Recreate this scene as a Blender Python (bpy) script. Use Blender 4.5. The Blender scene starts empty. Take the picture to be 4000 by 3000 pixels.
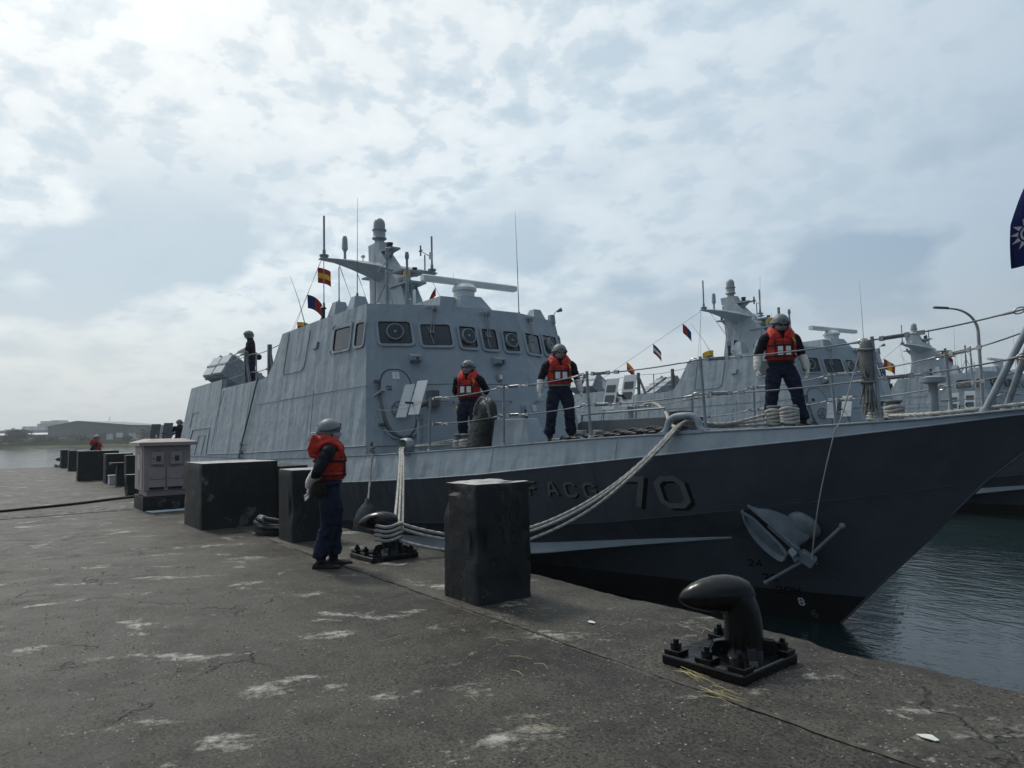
import bpy, bmesh, math, random
from mathutils import Vector, Matrix, noise as mnoise
R=math.radians
sc=bpy.context.scene
col=sc.collection
random.seed(7)
# ---------------------------------------------------------------- camera
# world frame: +X runs along the quay towards the bows, +Y from the quay out over the water, Z up, quay top = 0
WATER=-1.06
VR=Vector((0.5931,0.8051,0)); VF=Vector((-0.8051,0.5931,0))       # horizontal right / forward of the photographer
cam=bpy.data.cameras.new('camera'); cam.sensor_width=36; cam.lens=24.957; cam.clip_start=.05; cam.clip_end=6000
co=bpy.data.objects.new('camera',cam); col.objects.link(co); sc.camera=co
_p,_r=R(3.75),R(1.2)
_f=VF*math.cos(_p)+Vector((0,0,math.sin(_p))); _u=VF*(-math.sin(_p))+Vector((0,0,math.cos(_p)))
_r2=VR*math.cos(_r)-_u*math.sin(_r); _u2=_u*math.cos(_r)+VR*math.sin(_r)
m=Matrix((_r2,_u2,-_f)).transposed().to_4x4(); m.translation=Vector((0,0,1.57)); co.matrix_world=m
def at(x,d,z=0): 
    "a point x metres to the right and d metres ahead of where the photographer stands"
    p=VR*x+VF*d; return Vector((p.x,p.y,z))
# ---------------------------------------------------------------- sky and sun
SUN_AZ=Vector((-0.9965,-0.084,0)); SUN_EL=R(52)
sdir=Vector((SUN_AZ.x*math.cos(SUN_EL),SUN_AZ.y*math.cos(SUN_EL),math.sin(SUN_EL)))
wd=bpy.data.worlds.new('World'); sc.world=wd; wd.use_nodes=True
nt=wd.node_tree; nt.nodes.clear()
class NT:
    def __init__(s,nt): s.nt=nt
    def n(s,t,**k):
        nd=s.nt.nodes.new(t)
        for a,b in k.items():
            if a.startswith('i_'):
                key=a[2:]; key=int(key) if key.isdigit() else key.replace('_',' ')
                s.put(nd.inputs[key],b)
            else: setattr(nd,a,b)
        return nd
    def put(s,inp,v):
        if isinstance(v,bpy.types.NodeSocket): s.nt.links.new(v,inp)
        elif isinstance(v,bpy.types.Node): s.nt.links.new(v.outputs[0],inp)
        else: inp.default_value=v
    def math(s,op,a,b=0,c=None,clamp=False):
        nd=s.n('ShaderNodeMath',operation=op,use_clamp=clamp); s.put(nd.inputs[0],a); s.put(nd.inputs[1],b)
        if c is not None: s.put(nd.inputs[2],c)
        return nd.outputs[0]
    def ramp(s,f,stops,interp='LINEAR'):
        nd=s.n('ShaderNodeValToRGB'); s.put(nd.inputs[0],f); e=nd.color_ramp.elements; nd.color_ramp.interpolation=interp
        while len(e)<len(stops): e.new(.5)
        for el,(p,c) in zip(e,stops): el.position=p; el.color=(c if len(c)==4 else (*c,1)) if not isinstance(c,(int,float)) else (c,c,c,1)
        return nd.outputs[0]
    def mix(s,f,a,b,bt='MIX'):
        nd=s.n('ShaderNodeMix',data_type='RGBA',blend_type=bt); s.put(nd.inputs[0],f)
        for i,v in ((6,a),(7,b)): s.put(nd.inputs[i],(*v,1) if isinstance(v,tuple) and len(v)==3 else v)
        return nd.outputs[2]
    def noise(s,vec,scale,detail=4,rough=.55,dist=0,out=0):
        nd=s.n('ShaderNodeTexNoise'); 
        if vec is not None: s.put(nd.inputs['Vector'],vec)
        nd.inputs['Scale'].default_value=scale; nd.inputs['Detail'].default_value=detail; nd.inputs['Roughness'].default_value=rough; nd.inputs['Distortion'].default_value=dist
        return nd.outputs[out]
W=NT(nt)
sky=W.n('ShaderNodeTexSky'); sky.sky_type='NISHITA'; sky.sun_disc=False; sky.sun_elevation=SUN_EL
sky.sun_rotation=math.atan2(SUN_AZ.x,SUN_AZ.y); sky.dust_density=4.0; sky.air_density=1.2; sky.altitude=10
tc=W.n('ShaderNodeTexCoord'); sep=W.n('ShaderNodeSeparateXYZ'); W.put(sep.inputs[0],tc.outputs['Generated'])
zz=W.math('MAXIMUM',sep.outputs[2],0.0)
den=W.math('ADD',zz,0.30)
px=W.math('DIVIDE',sep.outputs[0],den); py=W.math('DIVIDE',sep.outputs[1],den)
cv=W.n('ShaderNodeCombineXYZ'); W.put(cv.inputs[0],px); W.put(cv.inputs[1],py); cv.inputs[2].default_value=9.2
warp=W.noise(cv.outputs[0],1.3,3,.5,out=1)
cw=W.n('ShaderNodeVectorMath',operation='MULTIPLY_ADD'); W.put(cw.inputs[0],warp); cw.inputs[1].default_value=(.20,.20,.20); W.put(cw.inputs[2],cv.outputs[0])
n1=W.noise(cw.outputs[0],11.5,7,.54)          # cumulus cells
n3=W.noise(cv.outputs[0],11.0,6,.6,.5)        # fine edges
n2=W.noise(cv.outputs[0],1.05,3,.5)           # large fields of thicker and thinner cloud
dotn=W.n('ShaderNodeVectorMath',operation='DOT_PRODUCT'); W.put(dotn.inputs[0],tc.outputs['Generated']); dotn.inputs[1].default_value=sdir
dsun=W.math('MULTIPLY_ADD',dotn.outputs['Value'],.5,.5)
cover=W.math('MULTIPLY_ADD',n3,.16,W.math('MULTIPLY_ADD',n2,.45,W.math('MULTIPLY',n1,.80)))
cl=W.ramp(cover,[(.545,0),(.63,.32),(.71,.82),(.82,1)],'EASE')
# thin cloud shows its texture where the sun stands behind it and veils over away from it
cl=W.mix(W.ramp(dsun,[(.68,.92),(.88,.05)]),cl,(.62,.62,.62))
# forward scattering makes the half of the sky around the sun the brighter one; the far half is bluer
glow=W.ramp(dsun,[(0,(.11,.16,.24)),(.45,(.22,.29,.38)),(.68,(.66,.74,.83)),(.85,(.96,1.0,1.03)),(.94,(1.10,1.09,1.07)),(1,(1.5,1.45,1.38))])
veil=W.mix(cl,(4.4,5.3,5.95),(7.0,7.4,7.5))
veil=W.mix(1.0,veil,glow,'MULTIPLY')
# low grey cloud banks near the horizon
bank=W.ramp(W.noise(cw.outputs[0],2.1,6,.5),[(.50,0),(.60,1)])
low=W.ramp(zz,[(.02,0),(.09,1),(.26,1),(.40,0)],'EASE')
veil=W.mix(W.math('MULTIPLY',W.math('MULTIPLY',bank,low),.9),veil,W.mix(1.0,(4.0,4.9,5.6),glow,'MULTIPLY'))
hz=W.ramp(zz,[(0,1),(.06,.8),(.22,0)],'EASE')
veil=W.mix(W.math('MULTIPLY',hz,.75),veil,W.mix(1.0,(6.0,6.25,6.2),W.ramp(dsun,[(0,(.18,.23,.30)),(.5,(.48,.55,.63)),(.7,(.88,.92,.96)),(1,(1.05,1.04,1.02))]),'MULTIPLY'))
skyc=W.mix(.88,sky.outputs[0],veil)
bg=W.n('ShaderNodeBackground'); W.put(bg.inputs[0],skyc); bg.inputs[1].default_value=.128
ow=W.n('ShaderNodeOutputWorld'); W.put(ow.inputs[0],bg.outputs[0])
sl=bpy.data.lights.new('sun','SUN'); sl.energy=2.0; sl.angle=R(7); sl.color=(1,.95,.87)
so=bpy.data.objects.new('sun',sl); col.objects.link(so); so.rotation_euler=sdir.to_track_quat('Z','Y').to_euler(); so.location=(0,0,40)
vs=sc.view_settings; vs.view_transform='Standard'; vs.look='None'; vs.gamma=1; vs.exposure=-0.06; vs.use_curve_mapping=False
# ---------------------------------------------------------------- materials
MATS={}
def mat(name,base,rough=.6,spec=.4,metal=0,var=.12,vscale=3,bump=0,bscale=20,bdist=.01,vcol=None,coat=0):
    if name in MATS: return MATS[name]
    mt=bpy.data.materials.new(name); mt.use_nodes=True; t=NT(mt.node_tree); b=mt.node_tree.nodes['Principled BSDF']
    tcn=t.n('ShaderNodeTexCoord')
    nz=t.noise(tcn.outputs['Object'],vscale,6,.6)
    c2=vcol or tuple(x*(1-var*2) for x in base)
    t.put(b.inputs['Base Color'],t.mix(t.ramp(nz,[(.36,0),(.66,1)]),tuple(c2),tuple(base)))
    t.put(b.inputs['Roughness'],t.ramp(t.noise(tcn.outputs['Object'],vscale*2.3,4),[(.3,max(rough-.08,.02)),(.7,min(rough+.1,1))]))
    b.inputs['Specular IOR Level'].default_value=spec; b.inputs['Metallic'].default_value=metal; b.inputs['Coat Weight'].default_value=coat
    if bump:
        bn=t.n('ShaderNodeBump'); bn.inputs['Strength'].default_value=bump; bn.inputs['Distance'].default_value=bdist
        t.put(bn.inputs['Height'],t.noise(tcn.outputs['Object'],bscale,5,.6)); t.put(b.inputs['Normal'],bn.outputs[0])
    MATS[name]=mt; return mt
# ---------------------------------------------------------------- mesh helpers
def V(*a): return Vector(a)
class MB:
    def __init__(s): s.v=[]; s.f=[]; s.m=[]
    def add(s,vs,fs,mi=0):
        o=len(s.v); s.v+= [Vector(p) for p in vs]; s.f+=[tuple(i+o for i in f) for f in fs]; s.m+=[mi]*len(fs); return s
    def box(s,lo,hi,mi=0):
        x0,y0,z0=lo; x1,y1,z1=hi
        return s.add([(x0,y0,z0),(x1,y0,z0),(x1,y1,z0),(x0,y1,z0),(x0,y0,z1),(x1,y0,z1),(x1,y1,z1),(x0,y1,z1)],
            [(3,2,1,0),(4,5,6,7),(0,1,5,4),(1,2,6,5),(2,3,7,6),(3,0,4,7)],mi)
    def obox(s,c,ax,ay,az,mi=0):
        "box about c with half-axis vectors"
        c=Vector(c);ax,ay,az=Vector(ax),Vector(ay),Vector(az)
        if ax.cross(ay).dot(az)<0: ay=-ay
        P=[c+ax*i+ay*j+az*k for k in(-1,1) for j in(-1,1) for i in(-1,1)]
        return s.add(P,[(0,2,3,1),(4,5,7,6),(0,1,5,4),(1,3,7,5),(3,2,6,7),(2,0,4,6)],mi)
    def prism(s,poly,off,mi=0):
        "extrude a closed 3-D polygon by a vector"
        n=len(poly); P=[Vector(p) for p in poly]; off=Vector(off)
        nr=Vector((0,0,0))
        for i in range(n): nr+=P[i].cross(P[(i+1)%n])
        if nr.dot(off)>0: P=P[::-1]
        Q=[p+off for p in P]
        return s.add(P+Q,[tuple(range(n)),tuple(range(2*n-1,n-1,-1))]+[(i,n+i,n+(i+1)%n,(i+1)%n) for i in range(n)],mi)
    def rings(s,rs,cap=True,mi=0,close=True):
        "skin a list of equal-length rings"
        n=len(rs[0]); vs=[p for r in rs for p in r]; fs=[]
        for i in range(len(rs)-1):
            for j in range(n if close else n-1):
                a=i*n+j;b=i*n+(j+1)%n; fs.append((a,b,b+n,a+n))
        if cap: fs.append(tuple(range(n))[::-1]); k=(len(rs)-1)*n; fs.append(tuple(range(k,k+n)))
        return s.add(vs,fs,mi)
    def tube(s,pts,r,n=8,mi=0,ref=None,cap=True):
        "round or oval tube along points; r: number, list of numbers or list of (ra,rb) with ra along ref"
        P=[Vector(p) for p in pts]; rs=[]; k=len(P); prev=None
        for i in range(k):
            t=(P[min(i+1,k-1)]-P[max(i-1,0)])
            if t.length<1e-9: t=Vector((0,0,1))
            t.normalize()
            if prev is None:
                a=Vector(ref) if ref is not None else (Vector((0,0,1)) if abs(t.z)<.9 else Vector((1,0,0)))
            else: a=prev
            a=a-t*a.dot(t)
            if a.length<1e-6: a=t.orthogonal()
            a.normalize(); prev=a; b=t.cross(a)
            rr=r[i] if isinstance(r,(list,tuple)) else r
            ra,rb=rr if isinstance(rr,(list,tuple)) else (rr,rr)
            rs.append([P[i]+a*(ra*math.cos(2*math.pi*j/n))+b*(rb*math.sin(2*math.pi*j/n)) for j in range(n)])
        return s.rings(rs,cap,mi)
    def lathe(s,c,prof,n=16,axis=(0,0,1),mi=0,ref=None):
        "prof: list of (r,h) along axis from c"
        c=Vector(c);ax=Vector(axis).normalized(); a=(Vector(ref) if ref else ax.orthogonal()); a=(a-ax*a.dot(ax)).normalized(); b=ax.cross(a)
        return s.rings([[c+ax*h+a*(max(r,1e-4)*math.cos(2*math.pi*j/n))+b*(max(r,1e-4)*math.sin(2*math.pi*j/n)) for j in range(n)] for r,h in prof],True,mi)
    def ell(s,c,ra,n=14,k=9,mi=0,rot=None):
        c=Vector(c); rs=[]
        for i in range(k+1):
            th=math.pi*(i+.02)/(k+.04); 
            ring=[Vector((ra[0]*math.sin(th)*math.cos(2*math.pi*j/n),ra[1]*math.sin(th)*math.sin(2*math.pi*j/n),-ra[2]*math.cos(th))) for j in range(n)]
            rs.append([c+((rot@q) if rot else q) for q in ring])
        return s.rings(rs,True,mi)
    def sheet(s,g,th=0,mi=0):
        "grid of points g[i][j] -> surface, optionally thickened along -normal"
        a=len(g);b=len(g[0]); vs=[Vector(p) for r in g for p in r]
        fs=[(i*b+j,(i+1)*b+j,(i+1)*b+j+1,i*b+j+1) for i in range(a-1) for j in range(b-1)]
        if not th: return s.add(vs,fs,mi)
        ns=[Vector((0,0,0)) for _ in vs]
        for f in fs:
            nn=(vs[f[1]]-vs[f[0]]).cross(vs[f[2]]-vs[f[0]])+(vs[f[2]]-vs[f[0]]).cross(vs[f[3]]-vs[f[0]])
            for i in f: ns[i]+=nn
        w=[p-n_.normalized()*th if n_.length>0 else p for p,n_ in zip(vs,ns)]; o=len(vs)
        fs2=fs+[tuple(i+o for i in f[::-1]) for f in fs]
        bd=[(0,j) for j in range(b)]+[(i,b-1) for i in range(1,a)]+[(a-1,j) for j in range(b-2,-1,-1)]+[(i,0) for i in range(a-2,0,-1)]
        ids=[i*b+j for i,j in bd]
        for q in range(len(ids)):
            x,y=ids[q],ids[(q+1)%len(ids)]; fs2.append((x,y,y+o,x+o))
        return s.add(vs+w,fs2,mi)
    def build(s,name,mats,parent=None,smooth=None,bevel=0,seg=2,remesh=0,sub=0):
        org=parent_org(parent) if parent else Vector((0,0,0))
        me=bpy.data.meshes.new(name); me.from_pydata([tuple(p-org) for p in s.v],[],s.f); me.validate(clean_customdata=False)
        if not isinstance(mats,(list,tuple)): mats=[mats]
        for x in mats: me.materials.append(x)
        if len(me.polygons)==len(s.m): me.polygons.foreach_set('material_index',s.m)
        if smooth is not None:
            me.polygons.foreach_set('use_smooth',[True]*len(me.polygons))
            if smooth<179: me.set_sharp_from_angle(angle=R(smooth))
        o=bpy.data.objects.new(name,me); col.objects.link(o)
        if parent: o.parent=parent
        if bevel:
            md=o.modifiers.new('bevel','BEVEL'); md.width=bevel; md.segments=seg; md.limit_method='ANGLE'; md.angle_limit=R(40)
        return o
ORG={}
def parent_org(p):
    while p is not None:
        if p.name in ORG: return ORG[p.name]
        p=p.parent
    return Vector((0,0,0))
def thing(name,loc,label,cat,group=None,rz=0):
    o=bpy.data.objects.new(name,None); col.objects.link(o); o.location=loc; o.rotation_euler=(0,0,rz); o.empty_display_size=.2
    o['label']=label; o['category']=cat
    if group: o['group']=group
    ORG[o.name]=Vector(loc); return o
def tag(o,label,cat,group=None):
    o['label']=label; o['category']=cat
    if group: o['group']=group
    return o
def struct(o): o['kind']='structure'; return o
def stuff(o,label=None):
    o['kind']='stuff'
    if label: o['label']=label
    return o
def copy_tree(o,parent=None):
    c=o.copy(); col.objects.link(c); c.parent=parent
    if parent: c.matrix_parent_inverse=o.matrix_parent_inverse
    for ch in list(o.children): copy_tree(ch,c)
    return c
def fz(x,y,z,s=1.0): return mnoise.noise(Vector((x*s,y*s,z*s)))
def lerp(a,b,t): return a+(b-a)*t
def pl(pts,x):
    "piecewise linear"
    if x<=pts[0][0]: return pts[0][1]
    for (x0,y0),(x1,y1) in zip(pts,pts[1:]):
        if x<=x1: return y0+(y1-y0)*(x-x0)/(x1-x0)
    return pts[-1][1]
def spline(P,k=8):
    P=[Vector(p) for p in P]; out=[]
    for i in range(len(P)-1):
        a=P[max(i-1,0)];b=P[i];c=P[i+1];d=P[min(i+2,len(P)-1)]
        for j in range(k):
            t=j/k; out.append(.5*((2*b)+(c-a)*t+(2*a-5*b+4*c-d)*t*t+(3*b-a-3*c+d)*t**3))
    out.append(P[-1]); return out
# ================================================================ the setting: quay, water, far shore
def quay_material():
    mt=bpy.data.materials.new('quay_concrete'); mt.use_nodes=True; t=NT(mt.node_tree); b=mt.node_tree.nodes['Principled BSDF']
    tcn=t.n('ShaderNodeTexCoord'); P=tcn.outputs['Object']
    mp=t.n('ShaderNodeMapping',vector_type='TEXTURE'); t.put(mp.inputs[0],P); mp.inputs['Rotation'].default_value=(0,0,R(58)); mp.inputs['Scale'].default_value=(1.45,.9,1)
    big=t.noise(P,.8,6,.65); mid=t.noise(P,3.2,6,.65); fine=t.noise(P,46,5,.75)
    c=t.mix(t.ramp(big,[(.3,0),(.7,1)]),(.022,.020,.017),(.070,.064,.053))
    c=t.mix(t.ramp(mid,[(.35,0),(.7,.75)]),c,(.095,.087,.072))
    c=t.mix(t.ramp(t.noise(P,1.1,5,.6,.6),[(.46,0),(.66,.85)]),c,(.017,.016,.015))
    c=t.mix(t.ramp(fine,[(.42,1),(.52,0)]),c,(.007,.0066,.006)); c=t.mix(t.ramp(t.noise(P,9,6,.72),[(.50,0),(.70,.55)]),c,(.085,.078,.064)); c=t.mix(t.ramp(t.noise(P,6,6,.7),[(.54,0),(.68,.6)]),c,(.012,.011,.010)); c=t.mix(t.ramp(t.noise(P,21,5,.7),[(.56,0),(.72,.6)]),c,(.088,.082,.070))
    # aggregate showing: pale and dark chips
    vo=t.n('ShaderNodeTexVoronoi',feature='F1'); t.put(vo.inputs['Vector'],P); vo.inputs['Scale'].default_value=44
    sp=t.n('ShaderNodeSeparateColor'); t.put(sp.inputs[0],vo.outputs['Color'])
    chip=t.math('MULTIPLY',t.ramp(vo.outputs['Distance'],[(.22,1),(.34,0)]),t.ramp(sp.outputs[0],[(.80,0),(.84,1)]))
    c=t.mix(t.math('MULTIPLY',chip,t.ramp(t.noise(P,2.3,4,.6),[(.36,.15),(.62,1)])),c,t.mix(sp.outputs[1],(.20,.185,.155),(.46,.435,.38)))
    dark=t.math('MULTIPLY',t.ramp(vo.outputs['Distance'],[(.2,1),(.36,0)]),t.ramp(sp.outputs[2],[(.74,0),(.80,1)]))
    c=t.mix(t.math('MULTIPLY',dark,.7),c,(.022,.021,.02))
    # worn-off bare patches of cement
    w1=t.noise(mp.outputs[0],1.9,9,.66,.3); w2=t.noise(P,17,6,.75)
    pm=t.ramp(t.math('MULTIPLY_ADD',w2,.22,w1),[(.695,0),(.785,1)])
    c=t.mix(t.math('MULTIPLY',pm,.85),c,t.mix(t.ramp(w2,[(.3,0),(.7,1)]),(.22,.205,.175),(.50,.485,.43)))
    sm=t.ramp(t.noise(mp.outputs[0],.8,4,.6),[(.5,0),(.75,.45)])
    c=t.mix(sm,c,(.105,.098,.080))
    # long dark cracks
    ck=t.n('ShaderNodeTexVoronoi',feature='DISTANCE_TO_EDGE'); t.put(ck.inputs['Vector'],t.n('ShaderNodeVectorMath',operation='ADD',i_0=P,i_1=t.noise(P,1.7,4,.6,out=1)).outputs[0]); ck.inputs['Scale'].default_value=.28
    ckm=t.math('MULTIPLY',t.ramp(ck.outputs['Distance'],[(.0,1),(.006,0)]),t.ramp(t.noise(P,.9,2),[(.50,0),(.56,1)]))
    c=t.mix(t.math('MULTIPLY',ckm,.8),c,(.012,.012,.012))
    t.put(b.inputs['Base Color'],c); t.put(b.inputs['Roughness'],t.ramp(mid,[(.3,.48),(.7,.72)])); b.inputs['Specular IOR Level'].default_value=.24
    bn=t.n('ShaderNodeBump'); bn.inputs['Strength'].default_value=.9; bn.inputs['Distance'].default_value=.013
    h=t.math('ADD',t.math('MULTIPLY',mid,1.0),t.math('ADD',t.math('MULTIPLY',fine,.45),t.math('MULTIPLY',chip,.35)))
    h=t.math('SUBTRACT',h,t.math('MULTIPLY',ckm,1.2))
    t.put(bn.inputs['Height'],h); t.put(b.inputs['Normal'],bn.outputs[0]); return mt
M_quay=quay_material()
EDGE=4.88; JOINT=3.44; QEND=-50.4
def jl(x): return JOINT+.02*fz(x,0,1,1.7)+.012*fz(x,3,1,6)
def edge(x): return EDGE+.035*fz(x,7,0,.9)+.03*fz(x,1,0,3.1)+.018*fz(x,2,5,11)
xs=[QEND]+[QEND+i*1.0 for i in range(1,36)]+[-14.5+i*.06 for i in range(1,400)]+[10,14,30,60]
xs=sorted(set(round(x,3) for x in xs))
# main apron
mb=MB(); g=[[(x,-120,0),(x,-20,0),(x,-4,0),(x,0,0),(x,2,0),(x,jl(x)-.028,0),(x,jl(x)-.014,-.006),(x,jl(x)-.008,-.02)] for x in xs]
mb.sheet(g); mb.add([(QEND,-120,0),(QEND,JOINT,0),(QEND,JOINT,-3),(QEND,-120,-3)],[(0,1,2,3)])
struct(mb.build('quay_ground',M_quay,smooth=50))
# the coping along the water, a separate pour with a chipped outer lip
mb=MB(); g=[]
for x in xs:
    j=jl(x); e=edge(x); d=.012*abs(fz(x,4,4,5))
    ch=max(0,fz(x,11,2,2.3)-.18)*.16
    g.append([(x,j-.008,-.02),(x,j+.02+.02*abs(fz(x,8,8,9)),-.004),(x,j+.05,.006),(x,j+.4,.005),(x,e-.28-ch,.004),(x,e-.05-ch,0-d),(x,e-.012,-.022-d-ch*.3),(x,e+.012,-.07),(x,e+.02,-.6),(x,e,-3.0)])
mb.sheet(g); r0=g[0]; mb.add(r0,[tuple(range(len(r0)))])
struct(mb.build('quay_edge_pavement',M_quay,smooth=50))
# rubble-like mortar ridge squeezed out along the joint
M_mort=mat('joint_mortar',(.105,.10,.088),.9,.2,var=.3,vscale=9,bump=.8,bscale=60,bdist=.01)
mb=MB()
def ridge(x0,x1,off,w,h):
    g=[]; x=x0
    while x<x1:
        j=jl(x)+off+.02*fz(x,1,9,2.2); k=max(0,.35+fz(x,2,2,1.6)+.6*fz(x,3,7,9))
        g.append([(x,j-w*(.6+.5*k),-.002),(x,j-w*.3*k,h*k+.001),(x,j+w*.3,h*k*.8+.001),(x,j+w*(.5+.5*k),-.002)]); x+=.035
    mb.sheet(g)
ridge(-12.5,1.5,.03,.026,.006)
struct(mb.build('quay_joint_mortar',M_mort,smooth=60))
# ---- water
def water_material():
    mt=bpy.data.materials.new('harbour_water'); mt.use_nodes=True; t=NT(mt.node_tree); b=mt.node_tree.nodes['Principled BSDF']
    b.inputs['Base Color'].default_value=(.010,.021,.023,1); b.inputs['Roughness'].default_value=.05; b.inputs['IOR'].default_value=1.333; b.inputs['Specular IOR Level'].default_value=.5
    P=t.n('ShaderNodeTexCoord').outputs['Object']
    mp=t.n('ShaderNodeMapping'); t.put(mp.inputs[0],P); mp.inputs['Rotation'].default_value=(0,0,R(40)); mp.inputs['Scale'].default_value=(1,2.0,1)
    a=t.noise(mp.outputs[0],2.1,3,.55,.5); c=t.noise(mp.outputs[0],7.5,3,.55,.3); calm=t.ramp(t.noise(P,.16,3,.5),[(.38,.25),(.62,1)])
    h=t.math('MULTIPLY',t.math('MULTIPLY_ADD',c,.32,a),calm)
    bn=t.n('ShaderNodeBump'); bn.inputs['Strength'].default_value=.42; bn.inputs['Distance'].default_value=.085; t.put(bn.inputs['Height'],h); t.put(b.inputs['Normal'],bn.outputs[0]); return mt
mb=MB(); mb.add([(-1500,-1500,WATER),(1500,-1500,WATER),(1500,1500,WATER),(-1500,1500,WATER)],[(0,1,2,3)])
struct(mb.build('water',water_material()))
# ---- far shore
M_land=mat('far_grass',(.105,.115,.055),.95,.1,var=.3,vscale=.06)
mb=MB()
ys=[-700+i*12 for i in range(120)]
g=[]
for i in range(0,121):
    x=-260+i*5.0
    d0=247-.03*x+2.5*fz(x,0,0,.03)
    g.append([at(x,d0,WATER-.5),at(x,d0+1.2,WATER+.5+.3*fz(x,1,0,.08)),at(x,d0+10,WATER+1.4),at(x,d0+26,WATER+1.9),at(x,d0+500,WATER+2.2),at(x,1250,WATER+2.2)])
mb.sheet(g); struct(mb.build('far_shore_ground',M_land,smooth=60))
# ================================================================ far bank: buildings and trees
GZ=WATER+1.9
M_wh=mat('warehouse_cladding',(.12,.14,.155),.7,.3,var=.08,vscale=.3)
M_wroof=mat('warehouse_roof',(.20,.23,.25),.6,.3,var=.08,vscale=.2)
M_whw=mat('pale_cladding',(.62,.64,.64),.7,.3,var=.06,vscale=.3)
M_apt=mat('apartment_concrete',(.42,.45,.48),.8,.2,var=.08,vscale=.1)
M_aptw=mat('apartment_glazing',(.16,.19,.23),.4,.5,var=.1,vscale=.2)
M_olive=mat('olive_cladding',(.17,.175,.14),.8,.2,var=.1,vscale=.2)
def fbox(mb,x0,x1,d0,d1,z0,z1,mi=0):
    P=[at(x,d,z) for z in(z0,z1) for d in(d0,d1) for x in(x0,x1)]
    mb.add(P,[(0,2,3,1),(4,5,7,6),(0,1,5,4),(1,3,7,5),(3,2,6,7),(2,0,4,6)],mi); return mb
# the big grey warehouse (gable end on, long low roof)
w=thing('warehouse',at(-161,290,GZ),'long dark grey warehouse with shallow gable on the far bank','warehouse')
def whx(px,d): return (px-2000)/2773*d
D0=283; xL,xP,xR=whx(186,D0),whx(300,D0),whx(502,D0)
mb=MB(); prof=[at(xL,D0,GZ),at(xR,D0,GZ),at(xR,D0,GZ+6.0),at(xP,D0,GZ+7.9),at(xL,D0,GZ+6.0)]
mb.prism(prof,VF*34); mb.build('wall',M_wh,w)
mb=MB(); e=VF*-.4
for a,b in ((at(xL-.4,D0,GZ+6.0),at(xP,D0,GZ+8.0)),(at(xP,D0,GZ+8.0),at(xR+.4,D0,GZ+6.0))):
    mb.prism([a+e,b+e,b+e+V(0,0,.25),a+e+V(0,0,.25)],VF*35)
mb.build('roof',M_wroof,w)
for i in range(5):
    x=lerp(xL+11.5,xR-1,i/5.); mb=MB(); fbox(mb,x,x+2.6,D0-.12,D0-.02,GZ+.1+(0 if i%2 else 1.2),GZ+3.1-.3*(i%2)); mb.build('door',M_whw if i!=2 else M_aptw,w)
mb=MB(); fbox(mb,xL+9,xR-8.6,D0-2.5,D0-.03,GZ+2.9,GZ+3.1); mb.build('canopy',M_wroof,w)
# pale-roofed shed on the left
w=thing('shed',at(-205,300,GZ),'low shed with pale curved roof at the left end of the far bank','shed')
D1=295; mb=MB(); fbox(mb,whx(-260,D1),whx(184,D1),D1,D1+25,GZ,GZ+3.0); mb.build('wall',M_olive,w)
mb=MB(); A=[]
for i in range(9): t=i/8; A.append(at(whx(-260,D1),D1-.8+t*26,GZ+3.0+1.1*math.sin(math.pi*t*.5)))
off=VR*(whx(186,D1)-whx(-260,D1)); g=[[p,p+off] for p in A]; mb.sheet(g,.2); mb.build('roof',M_whw,w,smooth=60)
mb=MB(); fbox(mb,whx(-200,D1),whx(146,D1),D1+14,D1+32,GZ+3.0,GZ+5.3); mb.build('rear_hall',M_wroof,w)
# small sheds on the shore
for nm,px0,px1,h,lab in (('low_shed',119,205,2.0,'low white shed roof between tree and warehouse on far bank'),('low_shed',502,560,4.2,'small pale-walled shed right of the far warehouse')):
    w=thing(nm,at(whx((px0+px1)/2,272),272,GZ),lab,'shed'); mb=MB(); fbox(mb,whx(px0,272),whx(px1,272),272,279,GZ-.2,GZ+h*.7); mb.build('wall',M_olive if h<3 else M_whw,w)
    mb=MB(); fbox(mb,whx(px0-2,272),whx(px1+2,272),271.6,279.4,GZ+h*.7,GZ+h*.8); mb.build('roof',M_whw if h<3 else M_wroof,w)
# hazy apartment blocks
def apartment(px0,px1,top,d,label,steps=(),nf=9,nw=8):
    x0,x1=whx(px0,d),whx(px1,d); h=(1722-top)/2773*d+.3*0
    h=(1724-.021*((px0+px1)/2)-top)/2773*d+1.57-GZ
    r=thing('apartment_block',at((x0+x1)/2,d,GZ),label,'building','apartment blocks on the horizon')
    mb=MB(); fbox(mb,x0,x1,d,d+18,GZ-.5,GZ+h); mb.build('wall',M_apt,r)
    for a,b,dh in steps:
        mb=MB(); fbox(mb,whx(a,d),whx(b,d),d+2,d+16,GZ+h,GZ+h+dh); mb.build('roof_house',M_apt,r)
    for i in range(nw):
        a=lerp(x0,x1,(i+.22)/nw); b=lerp(x0,x1,(i+.78)/nw); mb=MB()
        for k in range(nf):
            z=GZ+h*(k+.3)/nf; fbox(mb,a,b,d-.25,d-.05,z,z+h*.42/nf)
        mb.build('window_column',M_aptw,r)
apartment(144,230,1655,620,'tall twin apartment slab above the shed on the far bank',((150,185,2.2),(190,221,2.8)))
apartment(76,137,1681,560,'stepped apartment block left of the tall twin slab',((78,92,3),(110,120,3)),6,6)
apartment(4,50,1690,700,'farthest left low apartment block on the horizon',((8,22,3),),5,4)
apartment(471,515,1671,640,'pale apartment tower right behind the far warehouse',((490,503,3),),7,4)
apartment(545,610,1686,600,'low apartment row behind the electrical cabinet roof',((550,575,2),),5,5)
apartment(700,716,1648,420,'narrow glass tower peeping out beside the boat stern',(),10,2)
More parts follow.
